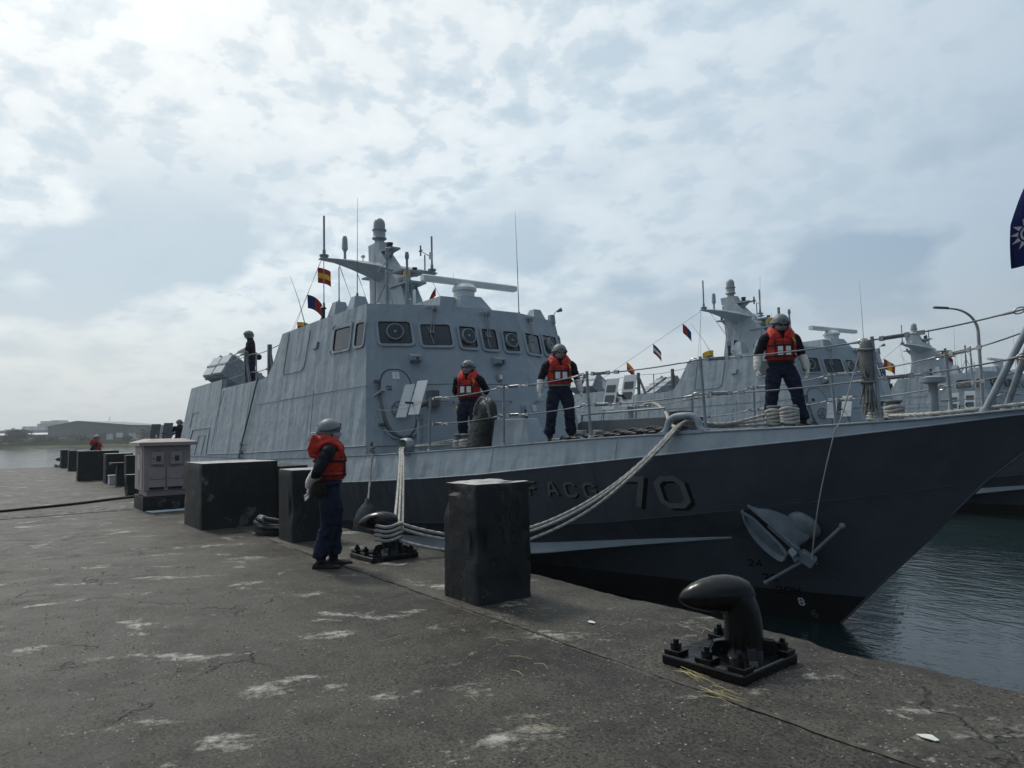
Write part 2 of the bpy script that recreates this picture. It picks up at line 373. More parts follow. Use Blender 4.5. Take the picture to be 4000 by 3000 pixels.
apartment(300,370,1675,760,'apartment rooftops showing above the warehouse ridge',((302,308,4),(320,328,4),(340,346,4),(350,366,4)),6,6)
# crane jib
r=thing('tower_crane',at(whx(414,800),800,GZ),'thin tower crane jib leaning above the warehouse roof','crane')
M_ln=mat('crane_steel',(.35,.33,.30),.7,.3)
c0=at(whx(414,800),800,GZ); mb=MB(); mb.tube([c0,c0+V(0,0,14)],.35,5); mb.build('tower',M_ln,r)
mb=MB(); mb.tube([c0+V(0,0,14),c0+VR*4.5+V(0,0,26)],.3,5); mb.build('jib',M_ln,r)
# trees of the far bank
def leaf_material(name,c):
    mt=bpy.data.materials.new(name); mt.use_nodes=True; t=NT(mt.node_tree); b=mt.node_tree.nodes['Principled BSDF']
    oi=t.n('ShaderNodeNewGeometry'); t.put(b.inputs['Base Color'],t.mix(oi.outputs['Random Per Island'],tuple(x*.55 for x in c),tuple(x*1.3 for x in c))); b.inputs['Roughness'].default_value=.8; b.inputs['Specular IOR Level'].default_value=.2; return mt
M_leaf=leaf_material('far_leaves',(.045,.062,.032)); M_leaf2=leaf_material('far_leaves_pale',(.075,.095,.055)); M_bark=mat('bark',(.09,.07,.05),.9,.1)
def far_tree(px,d,w_,h,label,ml=None,n=900,group='trees on the far bank'):
    x=whx(px,d); b=at(x,d,GZ-.3); r=thing('tree',b,label,'tree',group)
    mb=MB(); mb.tube([b,b+V(.1,0,h*.35),b+V(0,.2,h*.7)],[.22,.16,.05],6)
    for k in range(5):
        a=k*1.26; mb.tube([b+V(0,0,h*.3),b+V(math.cos(a)*w_*.25,math.sin(a)*w_*.25,h*.62)],[.09,.03],4)
    mb.build('trunk',M_bark,r)
    rnd=random.Random(px); mb=MB(); lob=[(rnd.uniform(-.34,.34)*w_,rnd.uniform(-.3,.3)*w_,h*rnd.uniform(.42,.8),rnd.uniform(.16,.30)*w_) for _ in range(11)]
    for _ in range(n):
        lx,ly,lz,lr=rnd.choice(lob); v=Vector((rnd.gauss(0,1),rnd.gauss(0,1),rnd.gauss(0,1))).normalized()*lr*rnd.uniform(.6,1.08); v.z*=.75
        c=b+V(lx,ly,lz)+v; q=Vector((rnd.gauss(0,1),rnd.gauss(0,1),rnd.gauss(0,1))).normalized(); s_=rnd.uniform(.16,.34); p=q.orthogonal().normalized()*s_; o=q.cross(p).normalized()*s_
        mb.add([c-p,c+o*.7,c+p,c-o*.7],[(0,1,2,3)])
    mb.build('crown',ml or M_leaf,r)
far_tree(72,262,9.2,5.2,'broad dark round tree on the far left bank',n=2200)
far_tree(40,258,4.5,2.9,'lower dark shrubby tree hugging the left of the big round tree')
far_tree(160,262,5.5,2.2,'low bushy tree in front of the long warehouse left part')
far_tree(205,264,5.0,1.9,'flat bush beneath the warehouse canopy',M_leaf2)
far_tree(320,262,4.2,2.5,'pale bushy tree in front of the warehouse middle',M_leaf2)
far_tree(360,260,3.6,1.7,'small pale bush at the shore before the warehouse doors',M_leaf2)
far_tree(495,262,3.4,2.1,'small bush before the white doors at the right of the warehouse')
far_tree(575,270,8.0,5.0,'wide green tree showing left above the electrical cabinet',M_leaf2,1600)
far_tree(600,268,5.0,4.0,'green tree behind the grey gun shields on the far bank',M_leaf2)
far_tree(8,256,4.0,2.4,'bush at the very left edge of the far bank')
# reeds and scrub along the water: nobody could count them
mb=MB(); rnd=random.Random(3)
for _ in range(5200):
    x=rnd.uniform(-185,-105); d=rnd.uniform(249.5,262)-.03*x; p=at(x,d,WATER+.55+min(1.2,(d+.03*x-248)*.08)); h=rnd.uniform(.3,1.1); q=VR*rnd.uniform(.1,.35)
    mb.add([p-q,p+q,p+q*rnd.uniform(-.5,.5)+V(0,0,h)],[(0,1,2)])
stuff(mb.build('shore_reeds',M_leaf2),'pale scrub and reeds along the far waterline')
# thin fence posts on the bank
M_post=mat('fence_post_concrete',(.34,.33,.30),.9,.1)
# ================================================================ things on the quay
def block_material():
    mt=bpy.data.materials.new('tarred_concrete'); mt.use_nodes=True; t=NT(mt.node_tree); b=mt.node_tree.nodes['Principled BSDF']
    P=t.n('ShaderNodeTexCoord').outputs['Object']; mp=t.n('ShaderNodeMapping'); t.put(mp.inputs[0],P); mp.inputs['Scale'].default_value=(3,3,.5)
    a=t.noise(P,4,6,.65); st=t.noise(mp.outputs[0],2.4,5,.6); f=t.noise(P,48,4,.65)
    c=t.mix(t.ramp(a,[(.32,0),(.68,1)]),(.009,.010,.011),(.022,.024,.027)); c=t.mix(t.ramp(st,[(.55,0),(.8,.5)]),c,(.040,.043,.045))
    # scuffs down to the bare cement, thin cracks
    sc_=t.ramp(t.math('MULTIPLY_ADD',f,.2,t.noise(P,2.6,5,.6,.4)),[(.735,0),(.775,1)]); c=t.mix(t.math('MULTIPLY',sc_,.5),c,(.16,.155,.14))
    wv=t.n('ShaderNodeVectorMath',operation='ADD',i_0=mp.outputs[0],i_1=t.noise(P,2.2,5,.65,out=1)).outputs[0]
    ck=t.n('ShaderNodeTexVoronoi',feature='DISTANCE_TO_EDGE'); t.put(ck.inputs['Vector'],wv); ck.inputs['Scale'].default_value=.75
    cm=t.math('MULTIPLY',t.ramp(ck.outputs['Distance'],[(0,1),(.014,0)]),t.ramp(t.noise(P,1.6,2),[(.46,0),(.52,1)])); c=t.mix(cm,c,(.004,.004,.004))
    t.put(b.inputs['Base Color'],c); t.put(b.inputs['Roughness'],t.ramp(a,[(.3,.5),(.7,.75)])); b.inputs['Specular IOR Level'].default_value=.28
    bn=t.n('ShaderNodeBump'); bn.inputs['Strength'].default_value=.8; bn.inputs['Distance'].default_value=.014
    h=t.math('SUBTRACT',t.math('ADD',t.math('MULTIPLY',f,.5),t.math('ADD',a,t.math('MULTIPLY',sc_,-.5))),t.math('MULTIPLY',cm,1.6)); t.put(bn.inputs['Height'],h); t.put(b.inputs['Normal'],bn.outputs[0]); return mt
M_blk=block_material()
M_top=mat('block_top_sheen',(.50,.50,.48),.7,.4,var=.3,vscale=6,bump=.5,bscale=40)  # pale block tops: glancing sky sheen put into the base colour
def concrete_block(u0,u1,n0,n1,h,label,name='concrete_block',seed=0,jag=.012,taper=.0,cell=.055,capmat=True):
    c=V((u0+u1)/2,(n0+n1)/2,0); r=thing(name,c,label,'block','dark painted concrete blocks on the quay')
    # rough cast faces: every face a grid, worn edges
    mb=MB(); lx,ly=u1-u0,n1-n0
    def P(x,y,z):
        # rounded, chipped shape
        p=V(x,y,z); k=V(min(x-u0,u1-x),min(y-n0,n1-y),h-z); e=sorted([k.x,k.y,k.z]); w=0
        d=(e[0]+e[1])
        if d<.03: w=.014*(1-d/.03)
        nz=fz(x+seed,y,z,3.3)*.6+fz(x,y+seed,z,11)*.4
        chip=(max(0,fz(x+3+seed,y,z,2.1)-.22)*.13+max(0,fz(x+3,y+seed,z,7)-.25)*.05) if d<.11 else 0
        ctr=V((u0+u1)/2,(n0+n1)/2,min(z,h-.1)); q=(ctr-p)
        if q.length>0: q.normalize()
        s_=1+taper*(z/h-.5)
        p=p+q*(w+chip)+q*jag*nz
        p.x=(u0+u1)/2+(p.x-(u0+u1)/2)*s_; p.y=(n0+n1)/2+(p.y-(n0+n1)/2)*s_; p.z=min(p.z,h)
        return p
    nx=max(3,int(lx/cell)); ny=max(3,int(ly/cell)); nz_=max(4,int(h/cell)); zb=-.01
    X=[lerp(u0,u1,i/nx) for i in range(nx+1)]; Y=[lerp(n0,n1,i/ny) for i in range(ny+1)]; Zs=[lerp(zb,h,i/nz_) for i in range(nz_+1)]
    mb.sheet([[P(x,n0,z) for z in Zs[::-1]] for x in X]); mb.sheet([[P(x,n1,z) for z in Zs] for x in X])
    mb.sheet([[P(u1,y,z) for z in Zs[::-1]] for y in Y]); mb.sheet([[P(u0,y,z) for z in Zs] for y in Y])
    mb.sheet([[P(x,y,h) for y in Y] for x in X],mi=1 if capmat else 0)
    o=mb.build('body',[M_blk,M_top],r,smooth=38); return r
centre_block=concrete_block(-6.00,-5.40,3.55,4.17,1.09,'tall cracked dark concrete block in the foreground by the quay edge',seed=1,jag=.02,cell=.03)
concrete_block(-10.93,-10.30,3.57,4.2,1.06,'tall dark concrete block just behind the sailor standing on the quay',seed=5,cell=.045)
b=concrete_block(-14.14,-12.83,2.9,4.2,1.12,'largest long dark concrete block with pale rim beside the hose coil',seed=9,cell=.07)
concrete_block(-14.1,-12.75,4.22,4.72,1.02,'lower dark concrete ledge block behind the largest block',seed=3,cell=.08,capmat=False)
concrete_block(-32.0,-31.45,2.72,4.1,1.13,'wide dark concrete block in front of the far sailor with red vest',seed=11,cell=.08)
concrete_block(-29.5,-28.75,3.33,4.2,1.05,'dark concrete block just right of the wide far block',seed=13,cell=.08)
t_=concrete_block(-27.15,-26.8,3.42,4.1,.70,'short dark concrete post with overhanging cap slab among the far blocks',seed=17,cell=.08,capmat=False)
mb=MB(); mb.box((-27.3,3.25,.702),(-26.7,4.15,.78)); mb.build('cap_slab',M_blk,t_,bevel=.01)
concrete_block(-24.95,-24.55,3.38,4.0,1.06,'dark concrete block half hidden by the left side of the cabinet',seed=19,cell=.08)
concrete_block(-22.0,-21.73,3.0,3.7,.60,'small low dark concrete block next to the cabinet base',seed=23,cell=.07)
concrete_block(-42.4,-41.8,3.22,4.1,1.03,'second farthest dark concrete block along the quay',seed=29,cell=.1)
concrete_block(-47.5,-46.9,3.24,4.0,1.02,'farthest dark concrete block beside the far bollard',seed=31,cell=.1)
M_white=mat('white_painted_box',(.55,.56,.56),.6,.3)
mb=MB(); mb.box((-28.3,3.35,0),(-27.9,3.68,.30)); r=thing('junction_box',V(-28.1,3.5,0),'small white box on the ground between far dark blocks','box'); mb.build('body',M_white,r,bevel=.01)
mb=MB(); mb.box((-28.32,3.33,.302),(-27.88,3.7,.325)); mb.build('lid',M_white,r)
# ---- electrical cabinet
M_cab=mat('cabinet_paint',(.335,.275,.268),.55,.4,var=.06,vscale=2.5,bump=.15,bscale=9); M_cabd=mat('cabinet_dark_gap',(.02,.02,.022),.7,.2); M_glz=mat('meter_window',(.05,.045,.05),.15,.5); M_sign=mat('cabinet_lettering',(.30,.14,.12),.7,.2); M_signw=mat('cabinet_label_plate',(.50,.48,.47),.6,.3)
C=thing('electrical_cabinet',V(-17.7,3.5,0),'pinkish grey electrical cabinet with overhanging roof on black plinth','cabinet')
u0,u1,n0,n1=-18.33,-17.16,2.70,3.68
mb=MB(); mb.box((u0,n0,-.01),(u1,n1,.30)); mb.build('plinth',M_blk,C,bevel=.012)
mb=MB(); mb.box((u0+.1,n0+.08,.302),(u1-.07,n1-.1,.42)); mb.build('base_frame',M_cab,C,bevel=.006)
mb=MB(); mb.box((u0+.03,n0+.01,.422),(u1-.02,n1-.03,1.40)); body=mb.build('body',M_cab,C,bevel=.006)
mb=MB(); zr=1.402
a=[(u0-.12,n0-.10),(u1+.10,n0-.10),(u1+.10,n1+.1),(u0-.12,n1+.1)]; b_=[(u0+.05,n0+.18),(u1-.10,n0+.18),(u1-.10,n1-.15),(u0+.05,n1-.15)]
rs=[[V(x,y,zr) for x,y in a],[V(x,y,zr+.075) for x,y in a],[V(x,y,zr+.15) for x,y in b_]]
mb.rings(rs); mb.build('roof',M_cab,C,bevel=.004)
# face towards +X : two meter boxes, two louvred doors ; face towards -Y : service door
for k in range(2):
    y0=2.80+k*.37
    mb=MB(); mb.box((u1-.02,y0+.06,.99),(u1+.05,y0+.30,1.26)); bx=mb.build('meter_box',M_cab,C,bevel=.008)
    mb=MB(); mb.box((u1+.051,y0+.145,1.06),(u1+.056,y0+.235,1.18)); mb.build('meter_window',M_glz,bx)
    mb=MB(); mb.lathe((u1+.05,y0+.095,1.12),[(.014,0),(.014,.016)],8,(1,0,0)); mb.build('lock',M_cabd,bx)
    mb=MB(); mb.box((u1-.021,y0+.09,1.275),(u1-.012,y0+.28,1.315)); mb.build('label_plate',M_signw,C)
    for q in range(6): 
        mb=MB(); mb.box((u1-.0119,y0+.10+q*.028,1.283),(u1-.0105,y0+.116+q*.028,1.307)); mb.build('label_character',M_cabd,C)
    mb=MB(); mb.box((u1-.02,y0+.0,.50),(u1+.012,y0+.34,.93)); dr=mb.build('door',M_cab,C,bevel=.006)
    mb=MB(); mb.box((u1+.0121,y0+.0,.665),(u1+.0145,y0+.34,.672)); mb.build('door_seam',M_cabd,dr)
    mb=MB(); mb.box((u1-.019,y0+.03,.445),(u1+.004,y0+.31,.495)); mb.build('vent_slot',M_cabd,C)
    for q,yy in enumerate((y0+.03,y0+.32)):
        mb=MB(); mb.lathe((u1+.012,yy,.71),[(.011,0),(.011,.012)],8,(1,0,0)); mb.build('lock',M_cabd,dr)
mb=MB(); mb.box((u0+.12,n0-.006,.46),(u1-.12,n0+.011,1.36)); dr=mb.build('side_door',M_cab,C,bevel=.005)
mb=MB(); mb.box((u0+.50,n0-.013,.88),(u1-.38,n0-.0065,1.2)); mb.build('notice_sheet',M_signw,dr)
for i,(zz_,hh) in enumerate(((1.23,.05),(.80,.05),(.73,.05),(.66,.05),(.59,.05),(.52,.05))):
    mb=MB(); mb.box((u0+.60,n0-.0112,zz_),(u0+.74,n0-.0066,zz_+hh*.18)); mb.box((u0+.64,n0-.0112,zz_+hh*.18),(u0+.66,n0-.0066,zz_+hh*.9)); mb.box((u0+.70,n0-.0112,zz_+hh*.3),(u0+.715,n0-.0066,zz_+hh)); mb.build('stencilled_character',M_sign,dr)
mb=MB(); mb.tube([V(u1-.35,n0+.3,1.552),V(u1-.35,n0+.3,1.60),V(u1-.31,n0+.3,1.63),V(u1-.27,n0+.3,1.60),V(u1-.27,n0+.3,1.552)],.012,6); mb.build('lifting_eye',M_cab,C)
# pale sheet lying beside the plinth
M_tarp=mat('pale_blue_sheet',(.42,.50,.55),.5,.4)
mb=MB(); mb.sheet([[V(-16.95+.02*fz(i,0,0,.7),2.72+i*.2,.012+.012*fz(i,3,0,.9)),V(-16.55+.05*fz(i,1,0,.7),2.78+i*.2,.008)] for i in range(7)],.006); tag(mb.build('plastic_sheet',M_tarp,smooth=60),'pale blue strip of sheet lying before the cabinet plinth','sheet')
# cable and trench across the apron
M_rub=mat('black_rubber',(.016,.016,.017),.5,.4,bump=.1)
pts=[V(-19.2,-1.2,.03),V(-19.4,0,.03),V(-19.62,.6,.03),V(-20.1,1.6,.032),V(-20.9,2.6,.03),V(-21.4,3.4,.03),V(-21.7,4.3,.03)]
mb=MB(); mb.tube(spline(pts,8),.035,8); tag(mb.build('power_cable',M_rub,smooth=80),'thick black cable lying across the apron towards the cabinet','cable')
M_groove=mat('broken_mortar_strip',(.22,.215,.195),.9,.2,var=.35,vscale=5,bump=.9,bscale=30)
mb=MB(); mb.sheet([[V(-17.55-.12*i*.12+.08*fz(i,0,3,.6),-4+i*.33,.004),V(-17.9-.12*i*.12+.05*fz(i,5,3,.8),-4+i*.33,.018+.01*fz(i,2,2,.9)),V(-18.5-.15*i*.12+.12*fz(i,2,3,.6),-4+i*.33,.016+.01*fz(i,9,2,.7)),V(-18.8-.15*i*.12+.12*fz(i,7,3,.5),-4+i*.33,.004)] for i in range(21)])
struct(mb.build('patched_trench_pavement',M_groove,smooth=50))
mb=MB(); mb.sheet([[V(-17.42-.014*i+.06*fz(i,0,3,.6),-4+i*.33,.006),V(-17.50-.014*i+.07*fz(i,0,8,.6),-4+i*.33,.006)] for i in range(21)]); struct(mb.build('trench_crack_pavement',M_cabd))
# ---- bollards
M_bol=mat('bollard_gloss_paint',(.003,.0034,.0045),.2,.36,var=.2,vscale=9,bump=.4,bscale=20,bdist=.006,coat=.0)
def bollard(loc,rz,label,s=1.0,detail=True):
    r=thing('bollard',V(0,0,0),label,'bollard','cast iron mooring bollards along the quay')
    # local: plate axis-aligned, horn points to -y
    L=.305
    mb=MB(); mb.box((-L,-L-.02,0),(L,L+.02,.065)); mb.build('base_plate',M_bol,r,bevel=.012)
    # post: leans and swells into the mushroom horn
    P=spline([V(.07,.07,.05),V(.07,.07,.16),V(.066,.066,.30),V(.05,.05,.40),V(.015,.015,.455),V(-.03,-.035,.475)],5)
    mb=MB(); mb.tube(P,[pl([(0,.15),(.12,.126),(.5,.119),(.75,.119),(.9,.112),(1,.09)],i/(len(P)-1)) for i in range(len(P))],20,ref=(1,-1,0)); mb.build('post',M_bol,r,smooth=180)
    # the head: a long egg laid across the post
    hv=V(-.62,-.76,.05).normalized(); c0=V(.045,.055,.452); rs_=[]
    mb=MB(); L_=[(-.11,.02),(-.10,.06),(-.06,.098),(0,.12),(.07,.130),(.15,.126),(.23,.110),(.30,.086),(.355,.058),(.385,.030),(.395,.006)]
    mb.tube([c0+hv*q+V(0,0,-.05*(q/.4)**2) for q,_ in L_],[(w_*.96,w_) for _,w_ in L_],22,ref=(0,0,1)); mb.build('head',M_bol,r,smooth=180)
    mb=MB()
    for a in (R(45+180),R(-45),R(45),R(135)):
        d=V(math.cos(a),math.sin(a),0); nrm=V(-d.y,d.x,0)*.028
        c=V(.07,.07,0); e=.26 if a!=R(45) else .25
        poly=[c+d*.10+V(0,0,.062),c+d*e+V(0,0,.062),c+d*(e-.03)+V(0,0,.085),c+d*.20+V(0,0,.15),c+d*.10+V(0,0,.165)]
        m2=MB(); m2.prism([p-nrm for p in poly],nrm*2); m2.build('gusset',M_bol,r,bevel=.006)
    for sx,sy in ((-1,-1),(0,-1),(1,-1),(-1,1),(0,1),(1,1)):
        bx,by=sx*.24,sy*.25
        m2=MB(); m2.box((bx-.06,by-.055,.066),(bx+.06,by+.055,.095)); bo=m2.build('washer_plate',M_bol,r,bevel=.004)
        m2=MB(); m2.lathe((bx,by,.096),[(.036,0),(.036,.038)],6); m2.lathe((bx,by,.134),[(.018,0),(.018,.026)],10); m2.build('nut',M_bol,bo,smooth=30)
    r.location=loc; r.rotation_euler=(0,0,rz); r.scale=(s,s,s)
    return r
BOL1=V(-8.32,4.06,0.004); BOL0=V(-3.04,3.98,.005)
bollard(BOL0,R(4),'glossy black bollard in the right foreground, nearest the camera')
bollard(BOL1,R(2),'black bollard with white mooring ropes wound round it beside the quay sailor')
bollard(V(-49.0,3.4,.004),R(4),'tiny black bollard at the far end of the quay')
# ---- hose coil between the blocks
M_hose=mat('hose_rubber',(.010,.010,.011),.6,.25,bump=.15,bscale=60); M_brass=mat('hose_coupling_metal',(.55,.56,.58),.3,.6,metal=.9)
H_=thing('hose_coil',V(-11.6,3.75,0),'coiled black hose with shiny metal coupling between two dark blocks','hose')
mb=MB(); pts=[]
for i in range(170):
    a=i/170*2*math.pi*5.2; k=i/170; pts.append(V(-11.62+.42*math.cos(a)*(1-.10*math.sin(5*a)*.3)+.05*math.sin(3*k*6),3.86+.40*math.sin(a),.035+.028*(int(a/(2*math.pi)))+.022*math.sin(a*1.7+k*9)+.02))
mb.tube(pts,.034,8); mb.build('hose',M_hose,H_,smooth=80)
mb=MB(); mb.tube(spline([V(-11.9,3.55,.22),V(-11.6,3.5,.27),V(-11.3,3.58,.26),V(-11.1,3.75,.22)],6),.034,8); mb.build('hose_end',M_hose,H_,smooth=80)
mb=MB(); mb.lathe(V(-11.62,3.5,.27),[(.034,0),(.05,.02),(.05,.07),(.036,.08),(.036,.15),(.052,.16),(.052,.2),(.03,.21)],12,(1,.1,-.02)); mb.build('coupling',M_brass,H_,smooth=40)
# ================================================================ the missile boats
def paint_material(name,base,dent=.35,streak=True):
    mt=bpy.data.materials.new(name); mt.use_nodes=True; t=NT(mt.node_tree); b=mt.node_tree.nodes['Principled BSDF']
    P=t.n('ShaderNodeTexCoord').outputs['Object']
    big=t.noise(P,.7,5,.6); mid=t.noise(P,5,6,.6)
    mp=t.n('ShaderNodeMapping'); t.put(mp.inputs[0],P); mp.inputs['Scale'].default_value=(2.2,2.2,.28)
    st=t.noise(mp.outputs[0],1.6,5,.62)
    c=t.mix(t.ramp(big,[(.3,0),(.7,1)]),tuple(x*.88 for x in base),base)
    c=t.mix(t.ramp(mid,[(.45,0),(.8,.35)]),c,tuple(x*.74 for x in base))
    if streak:
        c=t.mix(t.ramp(st,[(.55,0),(.78,.18)]),c,tuple(min(1,x*1.22) for x in base))
        c=t.mix(t.ramp(t.noise(mp.outputs[0],4.5,4,.6),[(.62,0),(.8,.15)]),c,(base[0]*.62,base[1]*.6,base[2]*.58))
    t.put(b.inputs['Base Color'],c); t.put(b.inputs['Roughness'],t.ramp(mid,[(.3,.42),(.7,.56)])); b.inputs['Specular IOR Level'].default_value=.35
    bn=t.n('ShaderNodeBump'); bn.inputs['Strength'].default_value=dent; bn.inputs['Distance'].default_value=.09
    h=t.math('ADD',t.math('ADD',t.math('MULTIPLY',t.noise(mp.outputs[0],1.3,2,.4),1.3),t.math('MULTIPLY',t.noise(P,2.6,2,.5),.5)),t.math('MULTIPLY',t.noise(P,26,3,.6),.045))
    t.put(bn.inputs['Height'],h); t.put(b.inputs['Normal'],bn.outputs[0]); return mt
GREY=(.262,.312,.352)
M_ship=paint_material('ship_grey_paint',GREY,.7); M_hull=paint_material('hull_dark_grey',(.066,.079,.097),.55)  # M_hull: darker grey for the hull below the knuckle line
M_boot=mat('boot_topping_black',(.012,.012,.013),.5,.4); M_fit=mat('fitting_grey',(.25,.285,.31),.45,.4,var=.15,vscale=9); M_dfit=mat('fitting_dark_grey',(.10,.115,.13),.5,.4)
M_deck=mat('deck_nonskid',(.13,.15,.165),.85,.2,var=.15,vscale=5,bump=.4,bscale=120); M_glass=mat('bridge_glass',(.030,.036,.040),.10,.6,var=.2,vscale=1.3); M_gasket_shade=mat('window_gasket_shade',(.012,.012,.013),.6,.3)
M_stl=mat('galvanised_steel',(.42,.44,.45),.35,.5,metal=.7,var=.2,vscale=20); M_wire=mat('rail_wire',(.22,.235,.245),.5,.4,metal=.3); M_rad=mat('radome_grey',(.30,.33,.345),.5,.4,var=.05); M_whitep=mat('radar_white',(.66,.69,.70),.45,.4,var=.06); M_blk2=mat('equipment_black',(.02,.02,.022),.5,.4); M_amb=mat('amber_lens',(.75,.36,.03),.25,.5); M_grn=mat('green_lens',(.10,.30,.22),.3,.5)
M_let=mat('hull_letter_grey',(.15,.158,.162),.6,.3,var=.1,vscale=6); M_letb=mat('hull_letter_black',(.006,.006,.007),.7,.2); M_letw=mat('draft_mark_white',(.62,.64,.65),.6,.3); M_cap=mat('launcher_cover',(.60,.63,.65),.6,.3,var=.08)
M_plate=mat('shield_plate_grey',(.40,.44,.47),.5,.4,var=.06,vscale=4)
M_decal=mat('white_sticker',(.75,.77,.78),.6,.3)
CN=9.1
LINES=dict(
 A=(-2.35,3.62,6.5,[(-36.4,.95),(-28,.94),(-18.3,.975),(-13.35,1.125),(-10.4,1.258),(-7.73,1.423),(-6.19,1.493),(-4.7,1.545),(-3.7,1.602),(-2.86,1.684),(-2.35,1.73)]),
 B=(-2.42,3.76,6.4,[(-36.4,.25),(-28,.28),(-18,.38),(-14.2,.553),(-10.27,.81),(-7.68,1.08),(-6.17,1.241),(-4.69,1.395),(-3.72,1.516),(-2.87,1.632),(-2.42,1.69)]),
 C=(-3.35,3.6,6.5,[(-36.4,-.5),(-20,-.42),(-13.9,-.236),(-8.1,.138),(-5.89,.457),(-4.92,.607),(-4.16,.736),(-3.35,.885)]),
 D=(-3.98,3.3,7.0,[(-36.4,-.75),(-16,-.68),(-9.48,-.385),(-7.49,-.11),(-6.18,.05),(-3.98,.16)]),
 E=(-4.78,3.15,7.5,[(-36.4,-.74),(-12,-.72),(-9,-.68),(-4.78,-.655)]),
 F=(-5.16,3.0,7.8,[(-36.4,-1.06),(-5.16,-1.06)]),
 G=(-5.75,2.2,8.0,[(-36.4,-1.9),(-5.75,-1.7)]))
def hbl(k,u):
    us,H_,tau,_=LINES[k]; t=us-u; return H_*(1-math.exp(-t/tau)) if t>0 else 0.
def zl(k,u): return pl(LINES[k][3],u)
def lpt(k,u,side=-1): return V(u,CN+side*hbl(k,u),zl(k,u))
def hull_pt(u,z,off=0.):
    "point on the starboard hull skin at (u,z), pushed outwards by off"
    ks='ABCDEFG'
    for a,b in zip(ks,ks[1:]):
        za,zb=zl(a,u),zl(b,u)
        if zb<=z<=za or b=='G':
            t=(za-z)/max(za-zb,1e-5); ha,hb_=hbl(a,u),hbl(b,u); h=lerp(ha,hb_,t)
            nrm=V(0,-(za-zb),-(hb_-ha)*-1); nrm=V(0,-(za-zb),-(ha-hb_)).normalized()
            return V(u,CN-h,z)+nrm*off
def Sp(u,z,off=0.,side=-1):
    h=hbl('A',u)-.122*(z-1.15); return V(u,CN+side*h+side*off*.99,z+off*.12)
def Uf(n,z):
    y=abs(n-CN); a=.93; uc=-13.35+(4.36-z)*.30
    if y<=a: return uc
    ue=-14.0+(4.36-z)*.1944; yo=hbl('A',ue)-.122*(z-1.15)
    return uc+(ue-uc)*(y-a)/(yo-a)
def Fp(n,z,off=0.):
    p=V(Uf(n,z),n,z); e=.02; s_=1 if n>CN else -1
    dn=V(Uf(n-s_*e,z)-p.x,-s_*e,0); dz=V(Uf(n,z+e)-p.x,0,e); nr=dn.cross(dz).normalized()
    if nr.x<0: nr=-nr
    return p+nr*off
def rrect(cx,cy,w,h,r,k=4):
    out=[]
    for sx,sy,a0 in ((1,1,0),(-1,1,90),(-1,-1,180),(1,-1,270)):
        for i in range(k+1):
            a=R(a0+90*i/k); out.append((cx+sx*(w/2-r)+r*math.cos(a),cy+sy*(h/2-r)+r*math.sin(a)))
    return out
def frame_ring(mb,f,outer,inner,o0,o1,mi=0):
    n=len(outer); P=[f(a,b,o0) for a,b in outer]+[f(a,b,o1) for a,b in outer]+[f(a,b,o1) for a,b in inner]+[f(a,b,o0) for a,b in inner]
    fs=[]
    for k in range(4):
        for i in range(n): j=(i+1)%n; fs.append((k*n+i,k*n+j,((k+1)%4)*n+j,((k+1)%4)*n+i))
    mb.add(P,fs,mi)
def plate(mb,f,poly,o0,o1,mi=0):
    n=len(poly); P=[f(a,b,o0) for a,b in poly]+[f(a,b,o1) for a,b in poly]
    mb.add(P,[tuple(range(n,2*n)),tuple(range(n))[::-1]]+[(i,(i+1)%n,n+(i+1)%n,n+i) for i in range(n)],mi)
def strip(mb,f,pts,w,h,mi=0):
    "thin raised bead on surface f along parameter points"
    P=[]
    for a,b in zip(pts,pts[1:]):
        k=max(1,int(math.dist(a,b)/.4))
        for i in range(k): P.append((lerp(a[0],b[0],i/k),lerp(a[1],b[1],i/k)))
    P.append(pts[-1]); mb.tube([f(a,b,h*.5) for a,b in P],[(h*.5,w*.5)]*len(P),6,mi)
